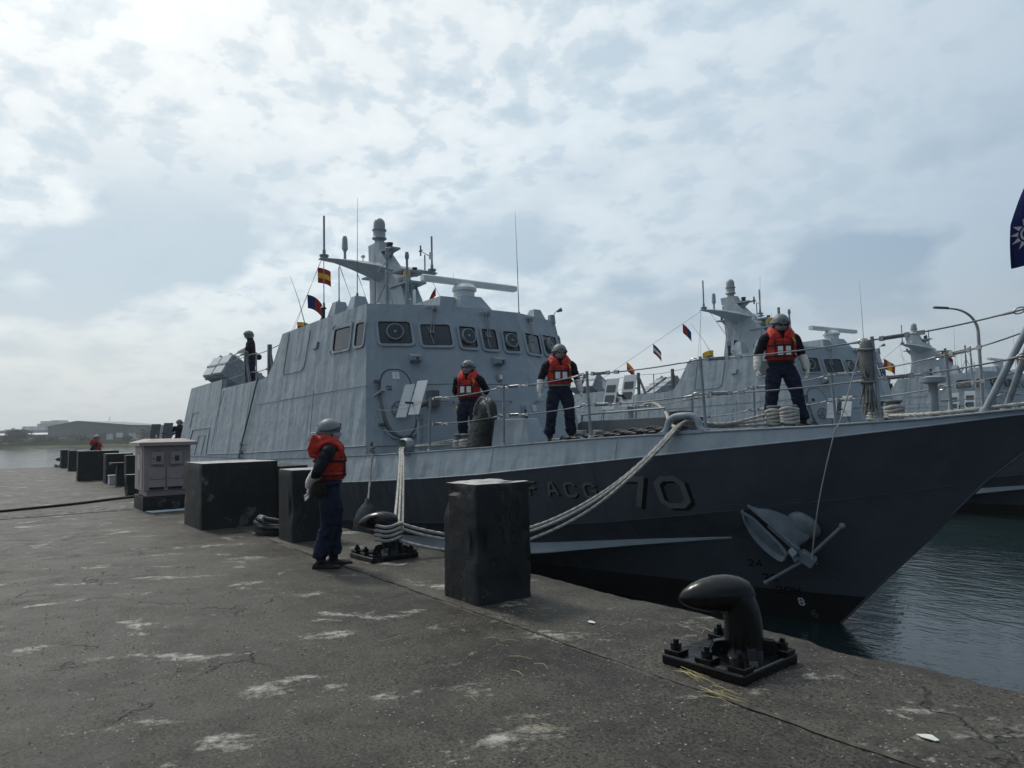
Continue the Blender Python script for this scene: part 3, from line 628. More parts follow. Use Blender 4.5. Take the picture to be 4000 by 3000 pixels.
def build_boat():
    B=thing('missile_boat',V(-19,CN,WATER),'grey missile boat with hull number 70 moored alongside the quay','boat','grey missile boats moored side by side')
    GS=[0,.004,.01,.018,.028,.04,.054,.07,.088,.108,.13,.155,.185,.22,.26,.31,.37,.44,.52,.62,.74,.87,1]
    def U(k,g): return lerp(LINES[k][0],-36.4,g)
    # --- hull shell
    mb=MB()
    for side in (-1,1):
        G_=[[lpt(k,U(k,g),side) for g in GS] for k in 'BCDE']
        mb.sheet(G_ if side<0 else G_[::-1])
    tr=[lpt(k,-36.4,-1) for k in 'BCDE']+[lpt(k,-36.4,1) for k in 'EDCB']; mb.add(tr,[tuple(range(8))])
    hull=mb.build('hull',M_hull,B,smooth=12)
    mb=MB()
    for side in (-1,1):
        G_=[[lpt(k,U(k,g),side) for g in GS] for k in 'AB']; mb.sheet(G_ if side<0 else G_[::-1])
    mb.add([lpt('A',-36.4,-1),lpt('B',-36.4,-1),lpt('B',-36.4,1),lpt('A',-36.4,1)],[(0,1,2,3)]); mb.build('sheer_strake',M_ship,hull,smooth=12)
    mb=MB()
    for side in (-1,1):
        G_=[[lpt(k,U(k,g),side)+V(0,side*.001,0) for g in GS] for k in 'EFG']; mb.sheet(G_ if side<0 else G_[::-1])
    mb.build('boot_topping',M_boot,B,smooth=12)
    # stem bar
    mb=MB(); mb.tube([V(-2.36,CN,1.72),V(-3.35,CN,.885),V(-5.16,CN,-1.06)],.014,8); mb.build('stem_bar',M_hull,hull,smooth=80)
    # --- deck
    mb=MB(); US=[U('A',g) for g in GS]
    mb.sheet([[V(u,CN-hbl('A',u)+.004,zl('A',u)-.004),V(u,CN,zl('A',u)+.03),V(u,CN+hbl('A',u)-.004,zl('A',u)-.004)] for u in US]); deck=mb.build('deck',M_deck,B,smooth=60)
    for side in (-1,1):
        mb=MB(); mb.tube([lpt('A',u,side)+V(0,0,.0) for u in US],[(.014,.02)]*len(US),6); mb.build('gunwale',M_fit,hull,smooth=60)
        mb=MB(); mb.tube([lpt('B',u,side) for u in US if u<-2.5],.011,6); mb.build('knuckle_bead',M_ship,hull,smooth=60)
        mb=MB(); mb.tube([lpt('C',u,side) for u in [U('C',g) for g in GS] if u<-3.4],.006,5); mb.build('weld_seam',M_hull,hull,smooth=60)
        # spray rail: wedge ledge catching the sky light
        g=[]
        for i in range(40):
            u=lerp(-6.15,-34,(i/39)**1.3); k=min(1,(-6.15-u)/3.3); h=.02+.16*k; b=lpt('D',u,side); o=(.012+.17*k)*side
            top=b+V(0,0,h*.5); hn=lerp(hbl('D',u),hbl('C',u),(h*.5)/max(.05,zl('C',u)-zl('D',u))); top.y=CN+side*(hn+.004)
            g.append([top,V(u,b.y+o,b.z-h*.5+.02),V(u,b.y+o,b.z-h*.5),V(u,b.y-.02*side,b.z-h*.5-.02)])
        mb=MB(); mb.sheet(g); mb.build('spray_rail',M_ship,hull,smooth=25)
    # weld lines low on the bow
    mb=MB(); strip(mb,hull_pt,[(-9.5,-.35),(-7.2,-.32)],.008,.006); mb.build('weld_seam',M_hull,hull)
    for u_ in (-7.25,-9.6,-12.1,-15.0,-18.2):
        mb=MB(); strip(mb,hull_pt,[(u_,zl('A',u_)-.03),(u_,zl('B',u_)+.02)],.008,.006); mb.build('weld_seam',M_ship,hull)
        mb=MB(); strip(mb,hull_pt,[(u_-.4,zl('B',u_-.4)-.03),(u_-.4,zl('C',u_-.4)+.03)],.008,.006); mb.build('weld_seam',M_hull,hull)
    # --- superstructure shell
    mb=MB()
    cols=[(-13.37,-14.0,4.36),(-14.6,-15.0,4.33),(-16,-16.3,4.295),(-18.0,-18.49,4.23),(-18.35,-18.72,3.80),(-18.6,-18.93,3.45),(-18.9,-19.16,3.20),(-19.2,-19.45,3.12),(-20.2,-20.4,3.10),(-21.5,-21.6,3.09),(-23.28,-23.3,3.075)]
    cols2=[(-23.28,-23.38,3.37),(-25.5,-25.3,3.345),(-28.18,-27.33,3.315)]
    NR=10
    def colpts(ub,ut,zt,side): zb=zl('A',ub)-.01; return [Sp(lerp(ub,ut,i/NR),lerp(zb,zt,i/NR),0,side) for i in range(NR+1)]
    for side in (-1,1):
        for cc in (cols,cols2):
            g=[colpts(*c,side) for c in cc]; mb.sheet(g if side>0 else g[::-1])
    # front facets
    rows=[lerp(4.36,1.06,i/10) for i in range(11)]
    def yo(z): ue=-14.0+(4.36-z)*.1944; return hbl('A',ue)-.122*(z-1.15)
    def Xf(n,z): return V(Uf(n,z),n,z)
    mb.sheet([[Xf(lerp(CN-yo(z),CN-.93,k/5),z) for k in range(6)] for z in rows])
    mb.sheet([[Xf(lerp(CN-.93,CN+.93,k/4),z) for k in range(5)] for z in rows])
    mb.sheet([[Xf(lerp(CN+.93,CN+yo(z),k/5),z) for k in range(6)] for z in rows])
    # roof, aft slope of the wheelhouse, upper deck, launcher well, aft face
    tops=lambda i:(Sp(cols[i][1],cols[i][2],0,-1),Sp(cols[i][1],cols[i][2],0,1))
    l0,r0=tops(0); mb.add([l0,Xf(CN-.93,4.36),Xf(CN+.93,4.36),r0,tops(3)[1],tops(3)[0]],[(0,1,2,3,4,5)])
    for i in range(3,7): a=tops(i);b=tops(i+1); mb.add([a[0],a[1],b[1],b[0]],[(0,1,2,3)])
    a=tops(7); b=tops(10); zt=V(0,0,.03); mb.add([a[0]-zt,a[1]-zt,b[1]-zt,b[0]-zt],[(0,1,2,3)])
    a=(Sp(-23.4,2.6,-.12,-1),Sp(-23.4,2.6,-.12,1)); b=(Sp(-27.4,2.6,-.12,-1),Sp(-27.4,2.6,-.12,1)); mb.add([a[0],a[1],b[1],b[0]],[(0,1,2,3)])
    for side in (-1,1):
        mb.add([Sp(-23.38,3.37,0,side),Sp(-23.38,3.37,-.12,side),Sp(-27.33,3.315,-.12,side),Sp(-27.33,3.315,0,side)],[(0,1,2,3)])
        mb.add([Sp(-23.38,3.37,-.12,side),Sp(-27.33,3.315,-.12,side),Sp(-27.4,2.6,-.12,side),Sp(-23.4,2.6,-.12,side)],[(0,1,2,3)])
        mb.add([Sp(-23.3,3.37,0,side),Sp(-23.3,3.37,-.12,side),Sp(-23.3,2.6,-.12,side),Sp(-23.3,2.6,0,side)],[(0,1,2,3)])
    mb.add([Sp(-28.18,.93,0,-1),Sp(-27.33,3.315,0,-1),Sp(-27.33,3.315,0,1),Sp(-28.18,.93,0,1)],[(0,1,2,3)])
    mb.add([Sp(-23.3,3.07,0,-1),Sp(-23.3,3.07,0,1),Sp(-23.3,2.6,0,1),Sp(-23.3,2.6,0,-1)],[(0,1,2,3)])
    ss=mb.build('superstructure',M_ship,B,smooth=14)
    # seams, panels and doors standing off the side plating
    def seam(pts,f=Sp,w=.016,h=.008,nm='weld_seam'): mb=MB(); strip(mb,f,pts,w,h); mb.build(nm,M_ship,ss,smooth=80)
    for side_f in (Sp,lambda a,b,o=0.:Sp(a,b,o,1)):
        seam([(-19.69,2.42),(-13.6,2.57)],side_f); seam([(-24.13,1.02),(-20.3,1.10),(-13.42,1.32)],side_f,.03,.02); seam([(-18.0,4.2),(-18.08,3.12),(-16.95,3.13),(-16.8,3.22),(-16.68,4.1)],side_f,.02,.014,'hatch_outline')
        seam([(-26.6,1.2),(-26.23,1.82),(-24.06,1.87),(-24.13,1.02)],side_f,.03,.02,'door_outline'); seam([(-25.6,.98),(-25.31,1.62),(-24.5,1.63),(-24.75,1.0)],side_f,.02,.015,'door_outline')
        seam([(-26.75,1.9),(-26.56,2.39),(-25.68,2.41)],side_f,.02,.012); seam([(-23.03,3.0),(-23.48,2.12),(-23.6,1.3)],side_f,.012,.008); seam([(-20.6,1.15),(-20.4,3.05)],side_f,.012,.006); seam([(-16.1,2.6),(-16.0,1.3)],side_f,.012,.005)
    seam([(6.5,2.57),(CN-.93,2.60),(CN+.93,2.60),(11.7,2.57)],Fp,.02,.012)
    seam([(6.25,1.32),(7.6,1.30)],Fp,.03,.02)
    # side scuttle vent
    mb=MB(); plate(mb,Sp,[(-16.37,3.6),(-16.14,3.6),(-16.10,3.76),(-16.33,3.76)],0,.05); mb.build('side_vent',M_ship,ss)
    # --- windows
    def window(f,c,w,h,r=.05,wiper=False,screen=False,skew=0.,fl=-1):
        c0,c1=c
        g=(lambda a,b,o=0.:f(a+skew*(b-c1),b,o))
        o=rrect(c0,c1,w+.11,h+.11,r+.05); i=rrect(c0,c1,w,h,r); i2=rrect(c0,c1,w-.03,h-.03,max(.01,r-.015))
        mb=MB(); frame_ring(mb,g,o,i,-.004,.034); wn=mb.build('window',M_ship,B,smooth=35)
        mb=MB(); frame_ring(mb,g,i,i2,.002,.029); mb.build('gasket_shade',M_gasket_shade,wn)  # black gasket ring, its colour supplies the dark shading of the window recess
        mb=MB(); plate(mb,g,i,.004,.009); mb.build('pane',M_glass,wn)
        nrm=(g(c0,c1,.1)-g(c0,c1,0)).normalized()
        if screen:
            sc_=c0+.04*(1 if w>.5 else 0)*0; z_=c1+.01; rr_=.175 if w>.5 else .165
            p=g(sc_,z_,.012); mb=MB(); mb.lathe(p,[(rr_+.012,0),(rr_+.018,.045),(rr_+.006,.075),(rr_-.012,.075),(rr_-.016,.055)],28,nrm); s_=mb.build('clear_view_screen',M_fit,wn,smooth=40)
            mb=MB(); mb.lathe(p+nrm*.05,[(rr_-.017,0),(rr_-.017,.006)],24,nrm); mb.build('screen_glass',M_glass2,wn)
            mb=MB(); mb.lathe(p+nrm*.056,[(.026,0),(.026,.012),(.015,.014),(.015,.026)],12,nrm); mb.build('screen_hub',M_stl,wn)
        if wiper:
            top=g(c0+.02*fl*0-.0,c1+h/2+.34,.06); e1=g(c0-w*.20,c1+.02,.075); e2=g(c0-w*.20+.06,c1+.02,.075)
            mb=MB(); mb.tube([top,e1],.011,6); mb.tube([top+V(0,.05,0),e2],.011,6); mb.tube([e1+V(0,-.03,.02),e2+V(0,.03,.02)],.013,6)
            mb.tube([g(c0-w*.25,c1+h*.36,.05),g(c0-w*.13,c1-h*.44,.05)],.009,5,mi=1); mb.build('wiper',[M_fit,M_stl],wn,smooth=60)
            mb=MB(); mb.obox(g(c0+.05,c1+h/2+.36,.045),V(0,.055,0),nrm*.045,V(0,0,.04)); mb.tube([g(c0-.14,c1+h/2+.37,.03),g(c0-.10,c1+h/2+.41,.04),g(c0+.08,c1+h/2+.405,.04)],.012,6); mb.build('wiper_motor',M_fit,wn,bevel=.006)
    global M_glass2
    M_glass2=mat('screen_glass',(.022,.034,.040),.12,.5)
    window(Fp,(6.965,3.71),.63,.49,.05,screen=True); window(Fp,(7.78,3.67),.60,.47,.05,wiper=True)
    window(Fp,(8.485,3.645),.42,.48,.05,screen=True); window(Fp,(9.065,3.63),.39,.47,.05,wiper=True); window(Fp,(9.66,3.615),.40,.47,.05,screen=True)
    window(Fp,(10.42,3.62),.62,.48,.05,wiper=True); window(Fp,(11.235,3.66),.63,.49,.05,screen=True)
    for sd in (-1,1):
        f=(lambda a,b,o=0.,sd=sd:Sp(a,b,o,sd)); window(f,(-14.91,3.69),.76,.50,.07); window(f,(-14.12,3.70),.36,.50,.06)
        mb=MB()
        for k in range(26):
            a=rrect(-14.91,3.69,.93,.67,.1,6); q=a[int(k/26*len(a))]; m2=MB(); p=f(q[0],q[1],.02); m2.lathe(p,[(.012,0),(.012,.03)],6,(f(q[0],q[1],.1)-f(q[0],q[1],0))); m2.build('window_bolt',M_fit,B)
    # --- front face fittings
    for n_,z_ in ((7.29,3.16),(9.15,3.13)):
        nr=(Fp(n_,z_,.1)-Fp(n_,z_,0)).normalized(); p=Fp(n_,z_,0); mb=MB(); sx=V(0,.13,0)
        mb.prism([p-sx+V(0,0,.09),p-sx+nr*.20+V(0,0,-.02),p-sx+nr*.20+V(0,0,-.11),p-sx+V(0,0,-.12)],sx*2); hd=mb.build('floodlight_hood',M_ship,B,bevel=.004)
        mb=MB(); mb.lathe(p+nr*.201+V(0,.04,-.07),[(.035,0),(.03,.012)],12,nr); mb.build('floodlight_lens',M_blk2,hd)
    # watertight door, oval, ajar with round wheel
    def oval(cx,cz,w,h,k=22): return [(cx+w/2*math.copysign(abs(math.cos(a))**.75,math.cos(a)),cz+h/2*math.copysign(abs(math.sin(a))**.62,math.sin(a))) for a in [2*math.pi*i/k for i in range(k)]]
    mb=MB(); frame_ring(mb,Fp,oval(6.84,2.18,.74,1.52),oval(6.84,2.18,.66,1.44),-.01,.075); fr=mb.build('door_coaming',M_ship,B,smooth=40)
    mb=MB(); frame_ring(mb,Fp,oval(6.84,2.18,.655,1.435),oval(6.84,2.18,.61,1.39),.02,.06); mb.build('door_gasket',M_dfit,fr,smooth=40)
    mb=MB(); plate(mb,Fp,oval(6.84,2.18,.60,1.38),.03,.086); dr=mb.build('watertight_door',M_ship,B,smooth=30)
    mb=MB(); c=Fp(6.86,2.02,.14); nr=(Fp(6.86,2.02,.1)-Fp(6.86,2.02,0)).normalized(); tx=V(0,0,1).cross(nr).normalized(); ty=nr.cross(tx)
    ring=[c+tx*(.17*math.cos(a))+ty*(.17*math.sin(a)) for a in [2*math.pi*i/24 for i in range(25)]]; mb.tube(ring,.014,6)
    for a in (0,R(72),R(144),R(216),R(288)): mb.tube([c,c+tx*(.17*math.cos(a))+ty*(.17*math.sin(a))],.010,5)
    mb.lathe(c-nr*.08,[(.03,0),(.03,.10)],10,nr); mb.build('hand_wheel',M_dfit,dr,smooth=60)
    mb=MB(); mb.tube(spline([Fp(6.50,2.55,.09),Fp(6.52,2.2,.10),Fp(6.57,1.8,.10),Fp(6.66,1.58,.10),Fp(6.84,1.46,.10),Fp(7.02,1.5,.09)],5),.032,8); mb.build('door_gasket_bar',M_dfit,dr,smooth=60)
    for z_ in (2.62,1.72):
        mb=MB(); mb.obox(Fp(6.49,z_,.09),V(.03,0,0),V(0,.07,0),V(0,0,.035)); mb.build('hinge',M_dfit,dr,bevel=.006)
    mb=MB(); mb.tube([Fp(6.40,2.30,.12),Fp(6.56,2.42,.14),Fp(6.62,2.41,.14)],.026,8); mb.build('door_dog',M_fit,dr,smooth=60)
    mb=MB(); plate(mb,Fp,[(6.80,2.68),(6.93,2.68),(6.93,2.82),(6.80,2.82)],.087,.090); mb.build('sticker',M_decal,dr)
    for q in (((6.835,2.79),(6.865,2.75)),((6.895,2.79),(6.865,2.75)),((6.865,2.75),(6.865,2.70))): mb=MB(); strip(mb,lambda a,b,o=0.:Fp(a,b,o+.0905),q,.010,.002); mb.build('sticker_mark',M_dfit,dr)
    mb=MB(); plate(mb,Fp,[(6.66,2.44),(6.76,2.44),(6.76,2.53),(6.66,2.53)],.087,.092); mb.build('number_plate',M_blk2,dr)
    for x0 in (6.685,6.735):
        mb=MB(); f9=lambda a,b,o=0.:Fp(a,b,o+.0925); strip(mb,f9,[(x0-.012,2.46),(x0-.012,2.51),(x0+.012,2.51),(x0+.012,2.46),(x0-.012,2.46)],.007,.002); strip(mb,f9,[(x0-.012,2.485),(x0+.012,2.485)],.007,.002); mb.build('plate_character',M_decal,dr)
    # small square hatch with dogs, low at the centre right
    mb=MB(); frame_ring(mb,Fp,rrect(9.84,1.82,.54,.66,.05),rrect(9.84,1.82,.42,.54,.04),-.01,.04); mb.build('hatch_coaming',M_ship,B,smooth=40)
    mb=MB(); plate(mb,Fp,rrect(9.87,1.82,.50,.60,.05),.05,.11); ht=mb.build('side_hatch',M_ship,B,smooth=30,bevel=.008)
    mb=MB(); plate(mb,Fp,[(9.80,1.96),(9.90,1.96),(9.90,2.09),(9.80,2.09)],.112,.115); mb.build('sticker',M_decal,ht)
    for q in (((9.815,1.975),(9.885,2.075)),((9.885,1.975),(9.815,2.075))): mb=MB(); strip(mb,lambda a,b,o=0.:Fp(a,b,o+.1155),q,.010,.002); mb.build('sticker_mark',M_dfit,ht)
    mb=MB(); mb.tube(spline([Fp(9.62,2.0,.08),Fp(9.60,1.8,.09),Fp(9.64,1.55,.09)],5),.028,8); mb.build('hatch_gasket',M_blk2,ht,smooth=60)
    # grab rails
    for a,b in ((8.0,8.62),(8.75,9.3),(9.98,10.5),(7.35,7.9)):
        mb=MB(); mb.tube([Fp(a,2.18,.0),Fp(a,2.20,.08),Fp(b,2.20,.08),Fp(b,2.18,0)],.014,8); mb.build('grab_rail',M_fit,B,smooth=60)
    mb=MB(); plate(mb,Fp,rrect(9.11,2.74,.13,.15,.02),0,.05); lt=mb.build('bulkhead_light',M_fit,B,bevel=.01); mb=MB(); plate(mb,Fp,rrect(9.13,2.74,.07,.10,.03),.051,.075); mb.build('lamp_glass',M_whitep,lt,smooth=40)
    # grey junction box at the port end of the door
    mb=MB(); p=Fp(7.5,2.25,.10); mb.obox(p,V(.10,.02,0),V(-.02,.10,0),V(0,0,.17)); mb.build('junction_box',M_dfit,B,bevel=.01)
    # --- roof fittings
    ZR=4.34
    def pyramid(u,n,w,h,t=.45,d=None):
        d=d or w; mb=MB(); mb.rings([[V(u+sx*w/2,n+sy*d/2,ZR-.05) for sx,sy in((-1,-1),(1,-1),(1,1),(-1,1))],[V(u+sx*w/2*t,n+sy*d/2*t,ZR+h) for sx,sy in((-1,-1),(1,-1),(1,1),(-1,1))]]); mb.build('roof_vent',M_ship,B,bevel=.01)
    pyramid(-16.5,6.9,.55,.48); pyramid(-15.6,7.0,.55,.48); pyramid(-14.15,11.2,.46,.30); pyramid(-16.4,11.3,.55,.42); pyramid(-14.0,11.62,.16,.18,.8)
    mb=MB(); mb.rings([[V(u,n,z) for u,n in((-15.45-k,8.35-k),(-14.05+k*1.0,8.35-k),(-14.05+k,8.75+k),(-15.45-k,8.75+k))] for z,k in((ZR-.05,.12),(ZR+.38,0))]); mb.build('roof_locker',M_ship,B,bevel=.01)
    # navigation radar
    mb=MB(); mb.rings([[V(u,n,z) for u,n in((-14.2-a,CN-b),(-14.2+a,CN-b),(-14.2+a,CN+b),(-14.2-a,CN+b))] for z,a,b in((ZR-.05,.58,.55),(ZR+.42,.30,.28))]); rp=mb.build('radar_pedestal',M_ship,B,bevel=.01)
    mb=MB(); mb.lathe((-14.2,CN,ZR+.422),[(.25,0),(.25,.14),(.30,.16),(.30,.22),(.22,.31),(.12,.33),(.12,.37),(.06,.38)],12); rd=mb.build('radar_gearbox',M_whitep,B,smooth=35)
    mb=MB(); mb.rings([[V(-14.25+u,y,5.14+z) for u,z in((-.09,-.07),(.09,-.07),(.09,.05),(.05,.08),(-.05,.08),(-.09,.05))] for y in (7.98,10.66)]); mb.build('radar_scanner',M_whitep,rd,bevel=.012)
    # mast: raked fin, swept wings, platforms, radome
    prof=[(-19.05,4.2),(-18.9,5.4),(-19.0,6.3),(-19.18,7.12),(-18.5,7.12),(-18.3,6.75),(-17.6,6.05),(-17.0,5.6),(-16.7,5.1),(-16.4,4.2)]
    def mw(z): return pl([(4.2,.34),(5.4,.26),(6.2,.24),(7.12,.17)],z)
    mb=MB(); n_=len(prof); P=[V(u,CN-mw(z),z) for u,z in prof]+[V(u,CN+mw(z),z) for u,z in prof]
    mb.add(P,[tuple(range(n_))[::-1],tuple(range(n_,2*n_))]+[(i,(i+1)%n_,n_+(i+1)%n_,n_+i) for i in range(n_)]); mast=mb.build('mast',M_ship,B,bevel=.02)
    for sd in (-1,1):
        st=[(0.15,-19.0,-17.55,6.42,5.82),(.55,-19.0,-17.8,6.45,6.02),(1.0,-18.95,-18.1,6.47,6.2),(1.45,-18.9,-18.35,6.47,6.34),(1.84,-18.85,-18.52,6.46,6.38)]
        mb=MB(); mb.rings([[V(ua,CN+sd*y,zt-.03),V(lerp(ua,uf,.5),CN+sd*y,zt),V(uf,CN+sd*y,lerp(zt,zb,.55)),V(lerp(ua,uf,.45),CN+sd*y,zb)] for y,ua,uf,zt,zb in st]); mb.build('mast_wing',M_ship,mast,bevel=.012)
    for z_,u0_,u1_,w_ in ((6.12,-19.35,-18.6,.30),(5.55,-17.6,-16.5,.34),(5.9,-17.3,-16.75,.42),(6.75,-18.4,-17.75,.20)):
        mb=MB(); mb.prism([V(u0_,CN-w_,z_),V(u1_,CN-w_*.8,z_),V(u1_,CN+w_*.8,z_),V(u0_,CN+w_,z_)],V(0,0,.05)); mb.prism([V(u0_+.1,CN-.05,z_-.002),V(u1_-.05,CN-.05,z_-.002),V((u0_+u1_)/2-.1,CN-.05,z_-.22)],V(0,.1,0)); mb.build('mast_platform',M_ship,mast)
    mb=MB(); mb.lathe((-18.76,CN,7.11),[(.14,0),(.14,.12),(.20,.13),(.22,.16),(.18,.20),(.18,.38),(.21,.39),(.21,.42),(.17,.43),(.17,.60),(.15,.68),(.09,.745),(.02,.77)],20); mb.build('radome',M_rad,B,smooth=45)
    # aerials on the wings
    def whip(p,h,r0=.014,r1=.004,lean=(0,0),nm='whip_aerial',m=None): mb=MB(); p=Vector(p); mb.lathe(p,[(.035,0),(.03,.10),(r0,.14)],8); mb.tube([p+V(0,0,.1),p+V(lean[0]*.4,lean[1]*.4,h*.5),p+V(lean[0],lean[1],h)],[r0,(r0+r1)/2,r1],6); return mb.build(nm,m or M_dfit,B,smooth=60)
    mb=MB(); p=V(-18.68,CN-1.72,6.44); mb.lathe(p,[(.10,0),(.10,.05),(.13,.06),(.13,.10),(.045,.11),(.045,.24),(.028,.25),(.028,1.2),(.005,1.21)],12); mb.build('dipole_aerial',M_fit,B,smooth=40)
    mb=MB(); p=V(-18.66,CN+1.70,6.44); mb.lathe(p,[(.10,0),(.10,.05),(.13,.06),(.13,.10),(.045,.11),(.045,.24),(.03,.25),(.03,1.12),(.005,1.13)],12); mb.build('dipole_aerial',M_fit,B,smooth=40)
    mb=MB(); p=V(-18.7,CN-1.10,6.46); mb.lathe(p,[(.04,0),(.035,.25),(.055,.26),(.055,.3),(.085,.32),(.075,.62),(.05,.70),(.01,.71)],12); mb.build('pod_aerial',M_rad,B,smooth=40)
    mb=MB(); p=V(-18.7,CN-.55,6.45); mb.lathe(p,[(.016,0),(.016,.16),(.06,.17),(.065,.21),(.03,.25),(.005,.26)],10); mb.build('gps_aerial',M_whitep,B,smooth=50)
    mb=MB(); p=V(-18.6,CN+1.42,6.42); mb.tube([p,p+V(0,0,.52)],.02,6); mb.tube([p+V(-.02,-.12,.62),p+V(.0,.16,.50)],.012,6)
    for a in range(4): c=p+V(-.02,-.13,.63); d=V(.6*math.cos(a*1.57),0,math.sin(a*1.57))*.085; mb.obox(c+d,d*.9,V(0,.008,0),V(-d.z,0,d.x)*.4)
    mb.build('anemometer',M_blk2,B); 
    mb=MB(); mb.prism([p+V(0,.14,.40),p+V(0,.26,.40),p+V(0,.24,.66),p+V(0,.16,.62)],V(.008,0,0)); mb.build('wind_vane',M_decal,B)
    for (u,n,z,r_,h,mm) in ((-18.1,CN-.0,6.802,.10,.20,M_blk2),(-17.1,CN+.25,5.952,.075,.16,M_blk2),(-19.2,CN-.1,6.172,.06,.13,M_blk2),(-16.9,CN-.1,5.602,.055,.12,M_blk2)):
        mb=MB(); mb.lathe((u,n,z),[(r_*.8,0),(r_,.02),(r_,h*.25),(r_*.85,h*.3),(r_*.85,h*.7),(r_,h*.75),(r_,h*.95),(r_*.5,h)],12); mb.build('navigation_light',mm,B,smooth=40)
    mb=MB(); mb.lathe((-16.8,CN-.16,5.602),[(.10,0),(.10,.14)],14); mb.build('green_light',M_grn,B,smooth=40); mb=MB(); mb.lathe((-16.8,CN-.16,5.743),[(.095,0),(.10,.02),(.10,.17),(.06,.2)],14); mb.build('amber_light',M_amb,B,smooth=40)
    # braced poles in front of the mast
    p=V(-15.27,7.6,ZR-.06); mb=MB(); mb.lathe(p,[(.05,0),(.05,1.15),(.035,1.16),(.035,1.45),(.05,1.46),(.05,1.72),(.02,1.74)],10); 
    for a in (0,R(120),R(240)): mb.tube([p+V(.42*math.cos(a),.42*math.sin(a),0),p+V(0,0,.95)],.014,5); mb.tube([p+V(.22*math.cos(a),.22*math.sin(a),1.15),p+V(0,0,1.42)],.010,5)
    mb.build('braced_pole',M_fit,B,smooth=50)
    p=V(-15.2,8.1,ZR-.06); mb=MB(); mb.lathe(p,[(.045,0),(.045,1.30),(.03,1.31),(.03,1.5),(.05,1.52),(.055,1.6),(.04,1.68)],10); mb.tube([p+V(0,.05,.5),p+V(0,.12,.55),p+V(0,.12,.95),p+V(0,.05,1.0)],.02,6); mb.build('signal_pole',M_fit,B,smooth=50)
    mb=MB(); mb.lathe(V(-15.1,8.24,ZR+.15),[(.032,0),(.036,.03),(.036,.52),(.02,.55)],10); mb.build('tube_aerial',M_decal,B,smooth=50)
    for p,h,ln in ((V(-15.58,6.97,ZR+.44),2.42,(.05,0)),(V(-13.77,10.4,ZR),2.65,(-.04,-.02)),(V(-16.94,10.5,ZR-.04),1.75,(0,0)),(V(-15.4,7.35,ZR-.06),1.55,(0,0))): whip(p,h,.012,.003,ln)
    whip((-16.78,6.62,ZR+.38),1.45,.014,.008,(0.,.0),'pole_aerial',M_fit); whip((-16.5,6.9,ZR+.42),.95,.016,.013,(0,0),'pole_aerial',M_fit); whip((-17.35,6.35,ZR-.1),1.55,.012,.004,(-1.1,0)); 
    mb=MB(); p=V(-16.78,6.6,ZR-.10); mb.lathe(p,[(.07,0),(.07,.06),(.045,.07),(.045,.14),(.075,.16),(.075,.19),(.05,.2),(.05,.42),(.08,.43),(.08,.46),(.02,.5)],10); mb.build('lamp_stack',M_blk2,B,smooth=40)
    for p in (V(-15.9,7.5,ZR-.05),V(-15.6,7.4,ZR-.05),V(-15.75,7.75,ZR-.05),V(-14.9,9.6,ZR),V(-15.3,9.9,ZR)):
        mb=MB(); mb.lathe(p,[(.05,0),(.04,.18),(.10,.22),(.10,.34),(.05,.38)],10,(random.uniform(-.3,.3),random.uniform(-.3,.3),1)); mb.build('searchlight',M_blk2,B,smooth=40)
    mb=MB(); p=V(-13.98,11.64,ZR+.15); mb.tube([p,p+V(.05,.08,.12)],.012,5); mb.lathe(p+V(.08,.08,.12),[(.03,0),(.055,.10),(.055,.14)],10,(.4,.6,.3)); mb.build('floodlight',M_fit,B,smooth=50)
    mb=MB(); p=V(-15.45,7.45,ZR+.22); mb.tube([p-V(0,0,.34),p],.012,5); mb.lathe(p,[(.03,0),(.06,.10),(.06,.14)],10,(.6,-.3,.5)); mb.build('floodlight',M_whitep,B,smooth=50)
    # halyards to the port and starboard wings
    for y,u in ((-1.78,-18.8),(-1.25,-18.8),(-.8,-18.75),(1.6,-18.7)):
        for k in (0,.05):
            mb=MB(); mb.tube([V(u,CN+y+k*.4,6.38),V(-17.3-k*3+abs(y)*.15,CN+y*1.05+k,4.3) if y!=-1.78 else V(-17.9-k*3,6.25,4.24)],.006,4); mb.build('halyard',M_wire,B)
    # --- missile launcher boxes behind the wheelhouse
    for k,(u,n) in enumerate(((-25.05,7.15),(-25.95,7.05),(-25.05,11.05),(-25.95,11.15))):
        far=n>CN; d=V(.16,(.80 if far else -.80),.52).normalized(); s_=d.cross(V(0,0,1)).normalized(); up=s_.cross(d)
        if up.z<0: up=-up
        c=V(u,n,3.42); L=1.05
        mb=MB(); mb.obox(c,d*L,s_*.34,up*.40); lb=mb.build('launcher_box',M_fit,B,bevel=.02)
        for q in (-.6,-.1,.4,.9):
            mb=MB(); mb.obox(c+d*q,d*.035,s_*.365,up*.425); mb.build('launcher_rib',M_fit,lb)
        mb=MB(); mb.obox(c+d*(L+.02),d*.018,s_*.31,up*.37); mb.build('launcher_cover',M_cap,lb,bevel=.006)
        mb=MB(); mb.obox(c+d*(L+.01),d*.05,s_*.36,up*.035); mb.obox(c+d*(L-.05)+up*.43,d*.06,s_*.05,up*.05); mb.build('launcher_clamp',M_fit,lb)
        mb=MB(); mb.obox(V(u,n,2.85),V(.5,0,0),V(0,.25,0),V(0,0,.26)); mb.build('launcher_cradle',M_dfit,lb)
